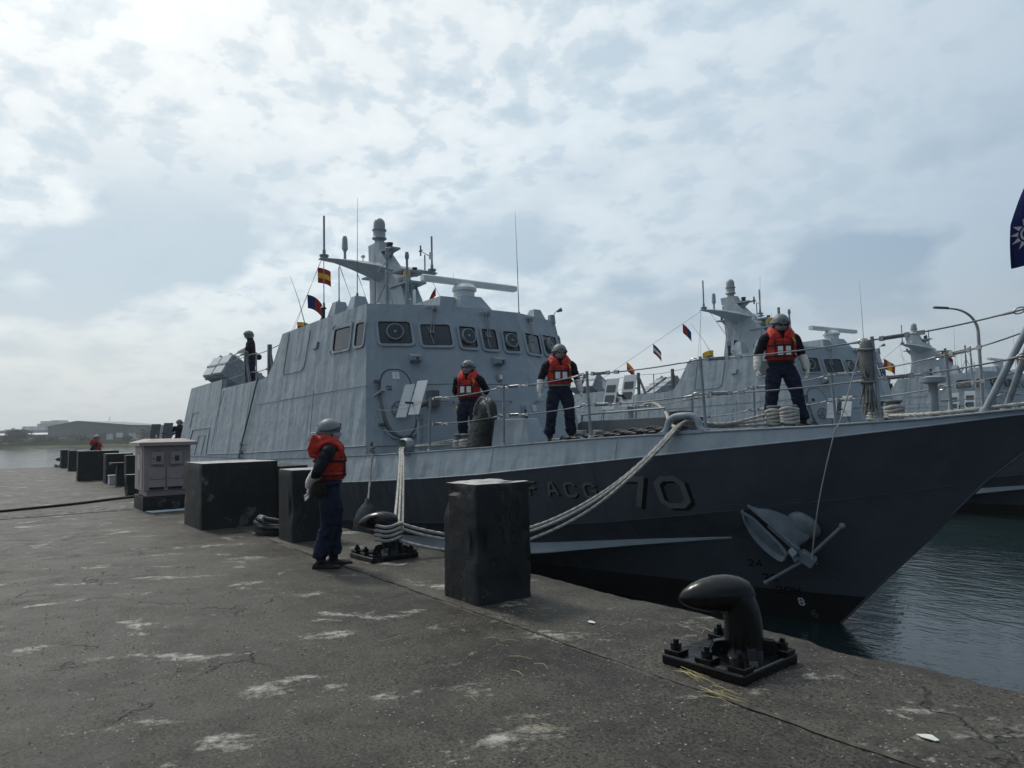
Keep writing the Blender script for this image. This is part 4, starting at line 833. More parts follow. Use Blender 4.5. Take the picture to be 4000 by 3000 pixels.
    # rail posts on the upper deck edge
    for sd in (-1,1):
        for u in (-21.2,-19.25):
            b_=Sp(u,3.08,-.08,sd); mb=MB(); mb.obox(b_+V(0,0,.47),V(.05,0,0),V(0,.05,0),V(0,0,.49)); mb.obox(b_+V(.22,0,.40),V(.20,0,-.38),V(0,.03,0),V(.03,0,.03)); mb.obox(b_+V(-.06,0,.30),V(.08,0,0),V(0,.06,0),V(0,0,.025)); mb.build('rail_post',M_dfit,B,bevel=.006)
        for z_ in (3.98,3.45):
            mb=MB(); q=[Sp(-18.6,z_+.05,-.1,sd),Sp(-19.25,z_-.02,-.08,sd),Sp(-20.2,z_-.07,-.08,sd),Sp(-21.2,z_-.03,-.08,sd),Sp(-23.2,z_-.1,-.08,sd)]; mb.tube(spline(q,4),.012,5); mb.build('rail_wire',M_wire,B)
        mb=MB(); b_=Sp(-20.3,3.08,-.08,sd); mb.tube([b_,b_+V(0,0,.85)],.02,6); mb.build('rail_stanchion',M_fit,B)
    # --- machine gun mounts with twin shield plates
    def gun(u,n,z,ax=None,white=False):
        ax=ax or V(1,0,0)
        g=MB(); g.lathe((u,n,z),[(.13,0),(.13,.03),(.06,.05),(.055,.62),(.075,.63),(.075,.72)],12); gp=g.build('gun_pedestal',M_fit,B,smooth=40)
        pls=[]
        for k in (-1,1):
            # each shield: a raked plate
            c=V(u,n-.02,z+1.04+.02*k)+ax*(-.30+k*.26)
            a=(V(.155,.03,0) if ax.x>.9 else ax*.19); b_=(V(-.04,.13,.335) if ax.x>.9 else ax*.05+V(0,0,.335))
            m2=MB(); m2.prism([c-a-b_,c+a-b_,c+a+b_,c-a+b_],V(.004,.012,0)); s_=m2.build('gun_shield',M_plate if ax.x>.9 else M_dfit,B,bevel=.004)  # aft shields take a darker grey that stands in for their backlit shade
            if white:
                for q in (.35,-.3):
                    cc=c+b_*q-V(0,.004,0); m2=MB(); m2.prism([cc-a*.7-b_*.22,cc+a*.7-b_*.22,cc+a*.7+b_*.22,cc-a*.7+b_*.22],V(0,-.006,0)); m2.build('shield_window',M_glass2,s_)
            for q in range(5):
                m2=MB(); m2.lathe(c+a*(q-2)*.38-b_*.25-V(0,.001,0),[(.008,0),(.008,.006)],6,(0,-1,0)); m2.build('rivet',M_dfit,s_)
        m2=MB(); c=V(u-.32,n+.03,z+.92); m2.box((c.x-.10,c.y-.02,c.z-.05),(c.x+.10,c.y+.02,c.z-.01)); m2.box((c.x-.10,c.y-.02,c.z-.10),(c.x-.07,c.y+.02,c.z+.02)); m2.box((c.x+.07,c.y-.02,c.z-.10),(c.x+.10,c.y+.02,c.z+.02)); m2.tube([V(u,n,z+.70),V(u-.2,n+.05,z+.86)],.03,6); m2.build('shield_bracket',M_fit,gp)
        m2=MB(); m2.tube([V(u-.1,n+.05,z+.9),V(u-.30,n+.30,z+.95)],.05,8); m2.tube([V(u-.3,n+.3,z+.95),V(u-.05,n-.28,z+.96)],.022,8); m2.build('gun_barrel',M_blk2,gp,smooth=50)
    gun(-12.15,6.72,1.19); gun(-10.3,10.6,1.28,white=True)
    gun(-32.75,6.1,.80,VR); 
    # --- guard rails: stanchions, wires, turnbuckles
    for sd,Ss in ((-1,[(-11.33,.07),(-9.43,.02),(-7.74,-.05),(-6.03,-.05),(-4.10,-.05)]),(1,[(-11.3,.05),(-9.4,.0),(-7.7,0),(-5.9,-.04),(-3.95,-.04)])):
        H_=1.0 if sd<0 else .86
        T=[]
        for u,ln in Ss:
            b_=V(u,CN+sd*(hbl('A',u)-.06),zl('A',u)); t_=b_+V(ln,-.0,H_); T.append((b_,t_))
            mb=MB(); mb.tube([b_,t_],.022,8); mb.lathe(b_,[(.045,0),(.045,.03),(.028,.05)],8); mb.build('stanchion',M_fit,B,smooth=60)
        end=V(-2.75,CN+sd*.2,zl('A',-2.75))
        for fr in (.96,.50):
            Q=[b_.lerp(t_,fr) for b_,t_ in T]
            if sd<0: Q=[Fp(6.33,1.19+fr*.86+.05,.02)]+Q
            else: Q=[Fp(11.9,1.19+fr*.86,.02)]+Q
            Q.append(end+V(0,0,fr*H_*1.08+.03))
            for i,(a,b_) in enumerate(zip(Q,Q[1:])):
                sag=.03 if i else .10; w_=[a.lerp(b_,k/8)-V(0,0,sag*math.sin(math.pi*k/8)) for k in range(9)]
                mb=MB(); mb.tube(w_,.0095 if i else .006,6); mb.build('guard_wire',M_wire,B,smooth=60)
                L_=(b_-a).length
                if i and i<len(Q)-1 and L_>.9:
                    d=(w_[1]-w_[0]).normalized(); up=V(0,0,1); m2=MB()
                    # turnbuckle: two side rods, fork ends; then an eye on the other end of the wire
                    a0=w_[0]+d*.10; 
                    for k in (-1,1): m2.tube([a0+up*(.017*k),a0+d*.26+up*(.017*k)],.008,5)
                    for q in (0,.26): m2.obox(a0+d*q,d*.022,up*.028,V(0,.016,0))
                    m2.tube([a0-d*.11,a0],.011,5); m2.tube([a0+d*.26,a0+d*.38],.013,6); m2.obox(a0+d*.40,d*.035,up*.025,V(0,.014,0)); m2.build('turnbuckle',M_stl,B,smooth=50)
                    d2=(w_[-2]-w_[-1]).normalized(); c=w_[-1]+d2*.10; m2=MB(); rg=[c+d2*(.055*math.cos(q*math.pi/6))+up*(.032*math.sin(q*math.pi/6)) for q in range(13)]; m2.tube(rg,.009,5); m2.tube([c+d2*.05,c+d2*.17],[.018,.011],6); m2.build('wire_eye',M_stl,B,smooth=60)
                    c=w_[-1]+d2*.02; m2=MB(); rg=[c+d2*(.035*math.cos(q*math.pi/6))+V(0,.025,0)*math.sin(q*math.pi/6) for q in range(13)]; m2.tube(rg,.008,5); m2.build('shackle',M_stl,B,smooth=60)
    # jackstaff tripod at the very bow
    J=V(-2.62,CN,3.02)
    for a,b_ in ((V(-3.19,CN-.36,1.67),J),(V(-3.25,CN+.42,1.70),J)):
        mb=MB(); mb.tube([a,b_],.036,10); mb.lathe(a-V(0,0,.03),[(.06,0),(.06,.03),(.04,.07)],8); mb.build('jackstaff_leg',M_fit,B,smooth=60)
    mb=MB(); mb.tube([V(-2.55,CN,1.72),V(-2.62,CN,4.45)],[.03,.018],10); mb.lathe(V(-2.62,CN,4.45),[(.03,0),(.05,.02),(.05,.05),(.03,.07),(.06,.10),(.02,.14)],10); mb.build('jackstaff',M_fit,B,smooth=60)
    # --- mooring fittings
    # closed chock, small, by the superstructure
    c=V(-12.02,CN-hbl('A',-12.02)+.05,zl('A',-12.02)); mb=MB(); rs=[]
    for a in range(25):
        t=2*math.pi*a/24; o_=V(math.copysign(abs(math.cos(t))**.7,math.cos(t))*.18,0,.135+math.copysign(abs(math.sin(t))**.8,math.sin(t))*.125); rs.append([c+o_*1.0+(V(math.cos(t),0,math.sin(t))*math.cos(q)*.032)+V(0,.085,0)*math.sin(q) for q in [2*math.pi*k/8 for k in range(8)]])
    mb.rings(rs,False); mb.box((c.x-.22,c.y-.1,c.z-.01),(c.x+.22,c.y+.1,c.z+.03)); mb.build('closed_chock',M_fit,B,smooth=60)
    c=V(-6.33,CN-hbl('A',-6.33)+.06,zl('A',-6.33)); tg=(lpt('A',-6.0)-lpt('A',-6.7)).normalized(); mb=MB()
    arch=spline([c-tg*.33+V(0,0,-.01),c-tg*.24+V(0,0,.06),c-tg*.20+V(0,0,.17),c-tg*.12+V(0,0,.225),c+V(0,0,.235),c+tg*.12+V(0,0,.225),c+tg*.20+V(0,0,.17),c+tg*.24+V(0,0,.06),c+tg*.33+V(0,0,-.01)],4)
    mb.tube(arch,[(.045,.06)]*len(arch),10); mb.obox(c+V(0,0,.01),tg*.32,V(0,.08,0),V(0,0,.022)); mb.build('bow_chock',M_ship,B,smooth=60)
    def bitts(p,lab='bitts'):
        mb=MB(); mb.box((p.x-.26,p.y-.14,p.z-.02),(p.x+.26,p.y+.14,p.z+.03)); bt=mb.build('bitts_base',M_fit,B,bevel=.008)
        for k in (-1,1): mb=MB(); mb.lathe(p+V(.115*k,0,.031),[(.085,0),(.085,.25),(.11,.26),(.11,.28),(.09,.29)],14); mb.build('bitts_post',M_dfit,bt,smooth=45)
    bitts(V(-5.72,8.85,1.52)); bitts(V(-11.05,7.0,1.21)); bitts(V(-4.7,9.65,1.55))
    # breakwater locker, vent box, winch platform, chain
    mb=MB(); mb.prism([V(-9.7,8.6,1.33),V(-7.55,8.6,1.42),V(-7.55,8.6,1.74),V(-9.62,8.6,1.71),V(-9.7,8.6,1.66)],V(-.05,1.0,0)); mb.build('deck_locker',M_dfit,B,bevel=.012)
    mb=MB(); mb.tube(spline([V(-9.6,8.62,1.70),V(-9.58,8.62,1.81),V(-9.45,8.62,1.83),V(-7.8,8.62,1.87),V(-7.66,8.62,1.86),V(-7.62,8.62,1.74)],4),.018,8); mb.build('locker_rail',M_fit,B,smooth=60)
    mb=MB(); u0,u1=-9.86,-8.93; y0=6.80; z0=1.27
    mb.rings([[V(u0,y0,z0),V(u1,y0+.12,z0+.04),V(u1,y0+.5,z0+.04),V(u0,y0+.5,z0)],[V(u0+.03,y0+.06,1.76),V(u1-.22,y0+.16,1.76),V(u1-.22,y0+.45,1.76),V(u0+.03,y0+.45,1.76)]]); mb.build('vent_trunk',M_ship,B,bevel=.01)
    mb=MB(); mb.box((-9.6,7.9,1.30),(-8.2,8.35,1.42)); mb.box((-9.0,7.95,1.421),(-8.85,8.05,1.55)); mb.box((-8.6,7.95,1.421),(-8.45,8.05,1.55)); mb.build('winch_bed',M_fit,B,bevel=.01)
    # anchor chain links along the deck
    lk=MB()
    ring=[(.055*math.cos(a)+.035*math.copysign(1,math.cos(a)),.045*math.sin(a)) for a in [2*math.pi*i/12+.01 for i in range(12)]]
    for i in range(34):
        t=i/33; u=lerp(-8.9,-6.55,t); p=V(u,7.60+.12*math.sin(t*5),zl('A',u)+.06+.02*math.sin(i*2.1)); d=V(1,.1*math.cos(t*5),.05).normalized(); o=V(0,1,0) if i%2 else V(0,.3,1).normalized()
        m2=MB(); m2.tube([p+d*a+o*b_ for a,b_ in ring]+[p+d*ring[0][0]+o*ring[0][1]],.02,6); m2.build('chain_link',M_blk2,B,smooth=60)
    mb=MB(); mb.lathe(V(-7.0,8.25,1.42),[(.16,0),(.16,.08),(.11,.12),(.11,.26),(.17,.3),(.17,.38),(.05,.42)],14); mb.build('capstan',M_blk2,B,smooth=45)
    # fairlead roller drum dark at the bow
    mb=MB(); mb.lathe(V(-3.85,9.1,1.60),[(.05,0),(.05,.42),(.14,.44),(.14,.50),(.05,.52)],12); mb.build('roller_fairlead',M_fit,B,smooth=45)
    # --- anchor on the bow, in its shallow pocket
    M_anc=mat('anchor_grey',(.20,.235,.265),.5,.4,var=.15,vscale=6)
    def HP(u,z,o): return hull_pt(u,z,o)
    def hp(u,z,o): return HP(u,z,o)
    mb=MB(); ce=hull_pt(-5.30,.28,.0); nr=(hull_pt(-5.3,.28,.2)-hull_pt(-5.3,.28,0)).normalized()
    ax=V(-.62,.15,.60).normalized()
    mb.lathe(hull_pt(-5.24,.27,-.03),[(.24,0),(.23,.04),(.17,.09),(.08,.12),(.01,.125)],24,nr); mb.build('anchor_bolster',M_anc,hull,smooth=180)
    UP=[(-5.703,7.973,.548),(-5.515,8.072,.495),(-5.333,8.181,.413),(-5.199,8.274,.319),(-5.124,8.345,.224),(-5.115,8.381,.147),(-5.16,8.392,.077),(-5.264,8.381,.002),(-5.352,8.3,.108),(-5.46,8.195,.254),(-5.584,8.083,.4)]
    LO=[(-5.797,7.968,.469),(-5.811,8.017,.337),(-5.781,8.101,.165),(-5.716,8.191,.013),(-5.615,8.288,-.119),(-5.517,8.361,-.197),(-5.442,8.374,-.156),(-5.415,8.355,-.085),(-5.479,8.266,.065),(-5.584,8.155,.229),(-5.679,8.054,.378)]
    nr=V(.3526,-.8633,-.361)
    for pl_,sg in ((UP,1),(LO,-1)):
        P=[V(*p) for p in pl_]; tip=P[0]; inner=[P[0],P[10],P[9],P[8],P[7]]; outer=[P[0],P[2],P[3],P[4],P[6]] if sg>0 else [P[0],P[2],P[3],P[4],P[6]]
        # dished leaf: inner edge stands proud of the outer one
        I=spline(inner,4); O=spline([P[0],P[1],P[2],P[3],P[4],P[5],P[6],P[7]] if True else outer,4); k=len(I); O=[O[int(i*(len(O)-1)/(k-1))] for i in range(k)]
        mb=MB(); mb.sheet([[a_+nr*.035,a_.lerp(b_,.35)+nr*.0,a_.lerp(b_,.75)-nr*.02,b_-nr*.03*sg] for a_,b_ in zip(I,O)],.026); o=mb.build('anchor_fluke',M_anc,B,smooth=45)
        mb=MB(); mb.tube([p+nr*.04 for p in I],[lerp(.010,.030,i/(k-1)) for i in range(k)],6); mb.build('fluke_rib',M_anc,o,smooth=50)
    c=V(-5.20,8.47,-.13)+nr*.03
    mb=MB(); mb.obox(c.lerp(V(-5.6,8.13,.34),.45),(V(-5.6,8.13,.34)-c)*.42,nr*.03,(V(-5.6,8.13,.34)-c).cross(nr).normalized()*.028); mb.obox(c,V(.075,.03,-.05),nr*.05,V(.05,-.01,.06)); mb.obox(c+V(-.10,-.03,.03),V(-.08,.0,-.06),nr*.03,V(.02,0,-.03)); mb.build('anchor_shank',M_anc,B,bevel=.012)
    mb=MB(); mb.tube([V(-5.80,8.431,-.531),c,V(-4.743,8.512,.308)],.024,8); mb.ell(V(-4.743,8.512,.308),(.042,.042,.042),10,7); mb.ell(V(-5.80,8.431,-.531),(.036,.036,.036),10,7); mb.build('anchor_stock',M_anc,B,smooth=60)
    mb=MB(); mb.obox(V(-5.318,8.332,-.044)+nr*.02,V(.035,0,.03),nr*.03,V(.03,0,-.035)); mb.build('anchor_tripping_palm',M_ship,B,bevel=.006)
    mb=MB(); mb.tube([c+V(.08,.02,-.03),c+V(.13,.03,-.06)],.035,8); mb.build('anchor_shackle',M_blk2,B,smooth=50)
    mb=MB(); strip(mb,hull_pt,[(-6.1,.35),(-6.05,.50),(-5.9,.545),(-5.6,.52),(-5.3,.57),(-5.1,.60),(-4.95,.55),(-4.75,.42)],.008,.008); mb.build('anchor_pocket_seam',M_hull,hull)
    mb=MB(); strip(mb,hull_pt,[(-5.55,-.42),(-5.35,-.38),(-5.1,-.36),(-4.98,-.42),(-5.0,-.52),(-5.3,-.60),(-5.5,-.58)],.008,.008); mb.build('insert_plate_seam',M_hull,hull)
    # --- hull number and letters, shadowed block lettering
    oct_=lambda: [(0.25,0),(.75,0),(1,.18),(1,.82),(.75,1),(.25,1),(0,.82),(0,.18)]
    GL={'F':[[(0,0),(0,1),(1,1)],[(0,.52),(.8,.52)]],'A':[[(0,0),(.38,1),(.62,1),(1,0)],[(.2,.35),(.8,.35)]],'C':[[(1,.75),(1,.82),(.75,1),(.25,1),(0,.82),(0,.18),(.25,0),(.75,0),(1,.18),(1,.25)]],
        'G':[[(1,.75),(1,.82),(.75,1),(.25,1),(0,.82),(0,.18),(.25,0),(.75,0),(1,.18),(1,.45),(.6,.45)]],'7':[[(0,1),(1,1),(.45,0)]],'0':[oct_()+[oct_()[0]]],
        '2':[[(0,.78),(.2,1),(.8,1),(1,.8),(1,.62),(0,0),(1,0)]],'4':[[(.72,0),(.72,1),(0,.3),(1,.3)]],'8':[[(.2,.52),(0,.72),(.2,1),(.8,1),(1,.72),(.8,.52),(.2,.52),(0,.25),(.2,0),(.8,0),(1,.25),(.8,.52)]],'6':[[(.9,.9),(.6,1),(.2,.9),(0,.5),(0,.2),(.25,0),(.75,0),(1,.2),(1,.35),(.75,.52),(.1,.45)]],'M':[[(0,0),(0,1),(.5,.4),(1,1),(1,0)]]}
    def glyph(ch,u0,z0,w,h,sw,mface,mshadow=None,sh=(.035,-.03),slope=0.,nm='hull_letter'):
        def put(du,dz,off,m_,nm_,par):
            mb=MB()
            for pi,line in enumerate(GL[ch]):
                P=[(u0+a*w+du,z0+b_*h+dz+slope*a*w) for a,b_ in line]
                L_,R_=[],[]; n2=len(P); closed=line[0]==line[-1]
                for i in range(n2):
                    a=P[i-1] if i>0 else (P[-2] if closed else None); b_=P[i+1] if i<n2-1 else (P[1] if closed else None)
                    d0=Vector((P[i][0]-a[0],P[i][1]-a[1])).normalized() if a else None; d1=Vector((b_[0]-P[i][0],b_[1]-P[i][1])).normalized() if b_ else None
                    if d0 is None: d0=d1
                    if d1 is None: d1=d0
                    nn=Vector((-d0.y,d0.x))+Vector((-d1.y,d1.x)); nn.normalize(); k=sw/2/max(.45,nn.dot(Vector((-d0.y,d0.x))))
                    e=Vector((0,0))
                    if not closed and i==0: e=-d0*sw*.5*0
                    L_.append((P[i][0]+nn.x*k,P[i][1]+nn.y*k)); R_.append((P[i][0]-nn.x*k,P[i][1]-nn.y*k))
                LL,RR=[],[]
                for i in range(n2-1):
                    for q in range(4): LL.append((lerp(L_[i][0],L_[i+1][0],q/4),lerp(L_[i][1],L_[i+1][1],q/4))); RR.append((lerp(R_[i][0],R_[i+1][0],q/4),lerp(R_[i][1],R_[i+1][1],q/4)))
                LL.append(L_[-1]);RR.append(R_[-1]); o_=off+.0012*pi
                mb.sheet([[hull_pt(*l,o_),hull_pt(*r_,o_)] for l,r_ in zip(LL,RR)])
            return mb.build(nm_,m_,par)
        o=put(0,0,.010,mface,nm,hull)
        if mshadow: put(sh[0],sh[1],.005,mshadow,'letter_shadow',hull)
    for ch,u0 in (('F',-8.88),('A',-8.52),('C',-8.20),('G',-7.88)): glyph(ch,u0,.565,.17,.20,.038,M_let,M_letb,(.024,-.018),.07)
    glyph('7',-7.27,.45,.32,.40,.075,M_let,M_letb,(.045,-.03),.05); glyph('0',-6.76,.49,.34,.38,.075,M_let,M_letb,(.045,-.03),.05)
    for tx,u0,z0 in (('24',-6.06,-.34),('22',-5.93,-.53),('20M',-5.81,-.70)):
        for i,ch in enumerate(tx): glyph(ch,u0+i*.105,z0,.07,.085,.018,M_letb if not(tx=='20M' and ch=='M') else M_letb,None,nm='draft_mark')
    glyph('8',-5.58,-.845,.06,.09,.02,M_letw,None,nm='draft_mark'); glyph('6',-5.46,-.995,.06,.085,.018,M_dfit,None,nm='draft_mark')
    return B
boat=build_boat()
# ---- sister boats: same class, moored parallel farther out
def sister(du,dn,dz,rz,label):
    c=copy_tree(boat); c.location=boat.location+V(du,dn,dz); c.rotation_euler=(0,0,rz); c['label']=label
    for o in list(c.children_recursive):
        if o.name.split('.')[0] in ('hull_letter','letter_shadow','draft_mark','rivet','window_bolt','chain_link','sticker','sticker_mark','plate_character'): bpy.data.objects.remove(o)
    return c
sister(.4,16.0,-.12,-.08,'second grey missile boat, directly behind the nearest boat and its bow sailor')
sister(-2.1,38.0,-.05,-.02,'third grey missile boat, smaller, behind the tall street lamp')
sister(5.0,62.0,0.0,.0,'farthest grey missile boat, barely showing at the right edge')
# ================================================================ people
M_navy=mat('navy_trousers',(.010,.017,.042),.85,.2,var=.25,vscale=14,bump=.5,bscale=16,bdist=.02); M_shirt=mat('navy_shirt',(.008,.010,.019),.85,.2,var=.2,vscale=14,bump=.5,bscale=18,bdist=.015)
M_skin=mat('skin',(.42,.27,.20),.55,.4,var=.06,vscale=20); M_orange=mat('vest_orange',(.50,.022,.013),.62,.3,var=.18,vscale=16,bump=.6,bscale=26,bdist=.02); M_strap=mat('vest_black_webbing',(.012,.012,.013),.7,.3)
M_refl=mat('reflective_patch',(.66,.68,.68),.4,.5,var=.06); M_glove=mat('white_glove_cloth',(.60,.59,.56),.9,.2,var=.12,vscale=18,bump=.6,bscale=30,bdist=.015); M_helm=mat('helmet_grey',(.16,.185,.20),.5,.4,var=.12,vscale=22); M_helmd=mat('helmet_rail_grey',(.10,.115,.125),.55,.4)
M_mask=mat('grey_mask',(.30,.305,.32),.9,.1); M_maskw=mat('white_mask',(.50,.51,.53),.9,.1); M_gait=mat('grey_neck_gaiter',(.26,.26,.27),.95,.1,bump=.5,bscale=30); M_shoe=mat('black_shoe_leather',(.006,.006,.006),.5,.2); M_lens=mat('dark_lens',(.01,.01,.012),.08,.6); M_yel=mat('yellow_pouch',(.55,.34,.03),.6,.3); M_bluebelt=mat('blue_belt',(.012,.02,.085),.7,.3); M_tan=mat('tan_belt',(.22,.17,.12),.7,.3); M_net=mat('dark_camo_pouch',(.035,.033,.022),.9,.1,var=.4,vscale=40,bump=.8,bscale=60)
def remeshed(mb,name,mats,parent,vox,tf,smooth_it=6,fn=None,rnd=None):
    me=bpy.data.meshes.new(name+'_raw'); me.from_pydata([tuple(tf(p)) for p in mb.v],[],mb.f)
    ob=bpy.data.objects.new(name+'_raw',me); col.objects.link(ob)
    r_=ob.modifiers.new('r','REMESH'); r_.mode='VOXEL'; r_.voxel_size=vox; 
    s_=ob.modifiers.new('s','SMOOTH'); s_.factor=.5; s_.iterations=smooth_it
    dg=bpy.context.evaluated_depsgraph_get(); new=bpy.data.meshes.new_from_object(ob.evaluated_get(dg)); bpy.data.objects.remove(ob); bpy.data.meshes.remove(me)
    new.name=name; new.materials.clear()
    for x in (mats if isinstance(mats,(list,tuple)) else [mats]): new.materials.append(x)
    if fn: fn(new)
    new.polygons.foreach_set('use_smooth',[True]*len(new.polygons))
    o=bpy.data.objects.new(name,new); col.objects.link(o); o.parent=parent; return o
def person(loc,facing,label,arms='side',feet=((0.02,.10),(-.02,-.10)),head=(0,0),lean=0.,vest=True,mask='grey',glasses=True,gaiter=False,belt=None,vox=.014,legs=True,s=1.0,toes=(12,-12),group='sailors in helmets and navy uniforms',yoke=False,patch='split',extra=None,hscale=1.0,gloves=True):
    rz=math.atan2(facing[1],facing[0]); r=thing('person',V(0,0,0),label,'person',group)
    def bend(p):
        p=Vector(p)
        if lean and p.z>.86:
            k=min(1,(p.z-.86)/.22); a=lean*k; q=p-V(0,0,.92); p=V(q.x*math.cos(a)+q.z*math.sin(a),q.y,-q.x*math.sin(a)+q.z*math.cos(a))+V(0,0,.92)
        return p
    hy,hp_=R(head[0]),R(head[1]); HM=Matrix.Translation((0,0,1.50))@Matrix.Rotation(hy,4,'Z')@Matrix.Rotation(hp_,4,'Y')@Matrix.Translation((0,0,-1.50))
    hd=lambda p:HM@Vector(p)
    B=MB(); n=14
    # trunk
    secs=[(.80,.0,.085,.13),(.86,-.005,.115,.165),(.94,-.01,.12,.172),(1.02,0,.108,.155),(1.10,0,.108,.152),(1.20,.005,.118,.165),(1.30,.005,.122,.182),(1.37,0,.11,.185),(1.42,-.005,.085,.16),(1.46,-.008,.062,.085),(1.50,0,.056,.058)]
    B.rings([[V(x+a*math.cos(2*math.pi*j/n),b*math.sin(2*math.pi*j/n),z) for j in range(n)] for z,x,a,b in secs])
    # legs
    for sd,(fx,fy) in zip((1,-1),feet):
        h=V(-.005,.088*sd,.90); a=V(fx-.02,fy,.10); k=h.lerp(a,.5)+V(.035,0.012*sd,0)
        P=spline([h,h.lerp(k,.5)+V(.01,.006*sd,0),k,k.lerp(a,.5)+V(-.012,0,0),a+V(0,0,.07),a+V(0,0,.03)],4)
        m_=len(P)-1; rr=[pl([(0,.108),(.2,.104),(.4,.086),(.55,.083),(.75,.088),(.9,.082),(.96,.074),(1,.058)],i/m_)*(1+.035*math.sin(i*2.3+fx*40)) for i in range(m_+1)]
        B.tube(P,rr,12); B.tube([a+V(0,0,.06),a+V(0,0,-.04)],.05,10)
    # arms
    A={'back':[(V(-.11,.275,1.14),V(-.205,.045,.985)),(V(-.11,-.275,1.14),V(-.20,-.05,.96))],'side':[(V(-.02,.275,1.12),V(.04,.325,.88)),(V(-.02,-.275,1.12),V(.04,-.325,.88))],
       'rail':[(V(.16,.25,1.16),V(.37,.16,1.06)),(V(.02,-.29,1.14),V(.24,-.16,1.02))],'wide':[(V(-.03,.285,1.13),V(.05,.325,.89)),(V(-.03,-.285,1.13),V(.05,-.325,.89))]}[arms]
    for sd,(e,w) in zip((1,-1),A):
        sh=V(0,.165*sd,1.395); P=spline([sh+V(0,-.03*sd,.0),sh+V(0,.03*sd,-.02),sh.lerp(e,.5)+V(0,.012*sd,0),e,e.lerp(w,.5),w],4); m_=len(P)-1
        B.tube(P,[pl([(0,.06),(.2,.074),(.45,.066),(.6,.058),(.8,.048),(1,.036)],i/m_)*(1+.05*math.sin(i*2.9)) for i in range(m_+1)],10)
    # head, jaw, nose, ears
    Hm=MB(); Hm.ell((.012,0,1.605),(.096,.077,.118)); Hm.ell((.035,0,1.54),(.066,.058,.062)); Hm.tube([V(.085,0,1.615),V(.112,0,1.578),V(.095,0,1.568)],[.012,.017,.012],6); Hm.tube([V(0,0,1.46),V(.01,0,1.56)],[.054,.056],10)
    for sd in (-1,1): Hm.ell((.0,.078*sd,1.585),(.02,.012,.032),8,6)
    B.v+=[]; o=len(B.v); B.add([hd(p) for p in Hm.v],Hm.f)
    def cloth(me):
        sd_=len(label)*1.7
        ns_=[v.normal.copy() for v in me.vertices]
        for v,nv in zip(me.vertices,ns_):
            q=bendinv(v.co)
            if q.z<1.46 and q.z>.11:
                w_=fz(q.x+sd_,q.y,q.z*1.6,11)*.55+fz(q.x*.5+sd_,q.y*.5,q.z*2.4+q.x,17)*.55+fz(q.x,q.y+sd_,q.z,30)*.2
                k=.013 if q.z<.95 else .009; v.co+=nv*(k*w_)
        me.materials.append(M_shirt); me.materials.append(M_skin); me.materials.append(M_strap)
        for p in me.polygons:
            c=p.center; q=bendinv(c)
            p.material_index=2 if (q.z>1.485 and Vector((q.x,q.y)).length<.2) else (1 if q.z>.985 else (3 if q.z<.10 else 0))
    def bendinv(p):
        p=Vector(p)
        if lean and p.z>.86:
            a=-lean; q=p-V(0,0,.92); w_=V(q.x*math.cos(a)+q.z*math.sin(a),q.y,-q.x*math.sin(a)+q.z*math.cos(a))+V(0,0,.92)
            return w_ if w_.z>.95 else p
        return p
    body=remeshed(B,'body',[M_navy],r,vox,bend,4,cloth)
    # gloves: gauntlet, palm, four fingers and thumb
    if gloves:
      for sd,(e,w) in zip((1,-1),A):
        G=MB(); fd=(w-e).normalized(); g0=e.lerp(w,.12); P=[lerp_v(g0,w,t) for t in (0,.15,.3,.45,.6,.75,.9,1.05)]
        G.tube(P,[.058,.062,.057,.060,.054,.052,.043,.036],12)
        if arms=='back': d=V(.03,-.12*sd,-.99).normalized(); pn=V(-1,0,0)
        elif arms=='rail': d=(fd+V(.3,0,-.5)).normalized(); pn=V(0,0,-1)
        else: d=V(.12,-.04*sd,-1).normalized(); pn=V(0,-sd,0)
        pn=(pn-d*pn.dot(d)).normalized(); sx=d.cross(pn).normalized()
        if sx.dot(V(1,0,0))<0: sx=-sx       # towards the thumb
        pw=w+d*.015; G.tube([pw-d*.03,pw+d*.03,pw+d*.085],[(.030,.022),(.044,.020),(.044,.018)],10,ref=sx)
        for i,(ln,oy) in enumerate(((.074,.033),(.084,.011),(.078,-.011),(.060,-.032))):
            b0=pw+d*.075+sx*oy; c1=b0+d*(ln*.42)+pn*.006; c2=c1+d*(ln*.32)+pn*(.016+.003*i); c3=c2+d*(ln*.22)+pn*.02
            G.tube([b0,c1,c2,c3],[.0115,.0112,.0105,.008],7)
        tb=pw+d*.018+sx*.030; G.tube([tb,tb+d*.030+sx*.026+pn*.010,tb+d*.060+sx*.030+pn*.022],[.0145,.0125,.009],7)
        remeshed(G,'glove',M_glove,r,.0055 if vox<.016 else .009,bend,2)
    # shoes
    for sd,(fx,fy),ta in zip((1,-1),feet,toes):
        S_=MB(); a=R(ta); ca,sa=math.cos(a),math.sin(a); prof=[(-.085,.030,.045),(-.075,.038,.075),(-.03,.040,.085),(.02,.041,.075),(.07,.046,.058),(.13,.047,.046),(.175,.036,.036),(.195,.018,.022)]
        S_.rings([[V(fx-.02+x*ca-yy*sa,fy+x*sa+yy*ca,zz_) for yy,zz_ in ((-w_,.0),(-w_*1.04,.018),(-w_*.8,h*.75),(-w_*.35,h),(w_*.35,h),(w_*.8,h*.75),(w_*1.04,.018),(w_,.0))] for x,w_,h in prof]); S_.v=[bend(p) for p in S_.v]; S_.build('shoe',M_shoe,r,smooth=50)
    # helmet
    ctr=V(-.006,0,1.612); rx,ry,rzz=.132,.117,.150
    def hp(az,th,k=1.0): return ctr+V(rx*k*math.sin(th)*math.cos(az),ry*k*math.sin(th)*math.sin(az),rzz*k*math.cos(th))
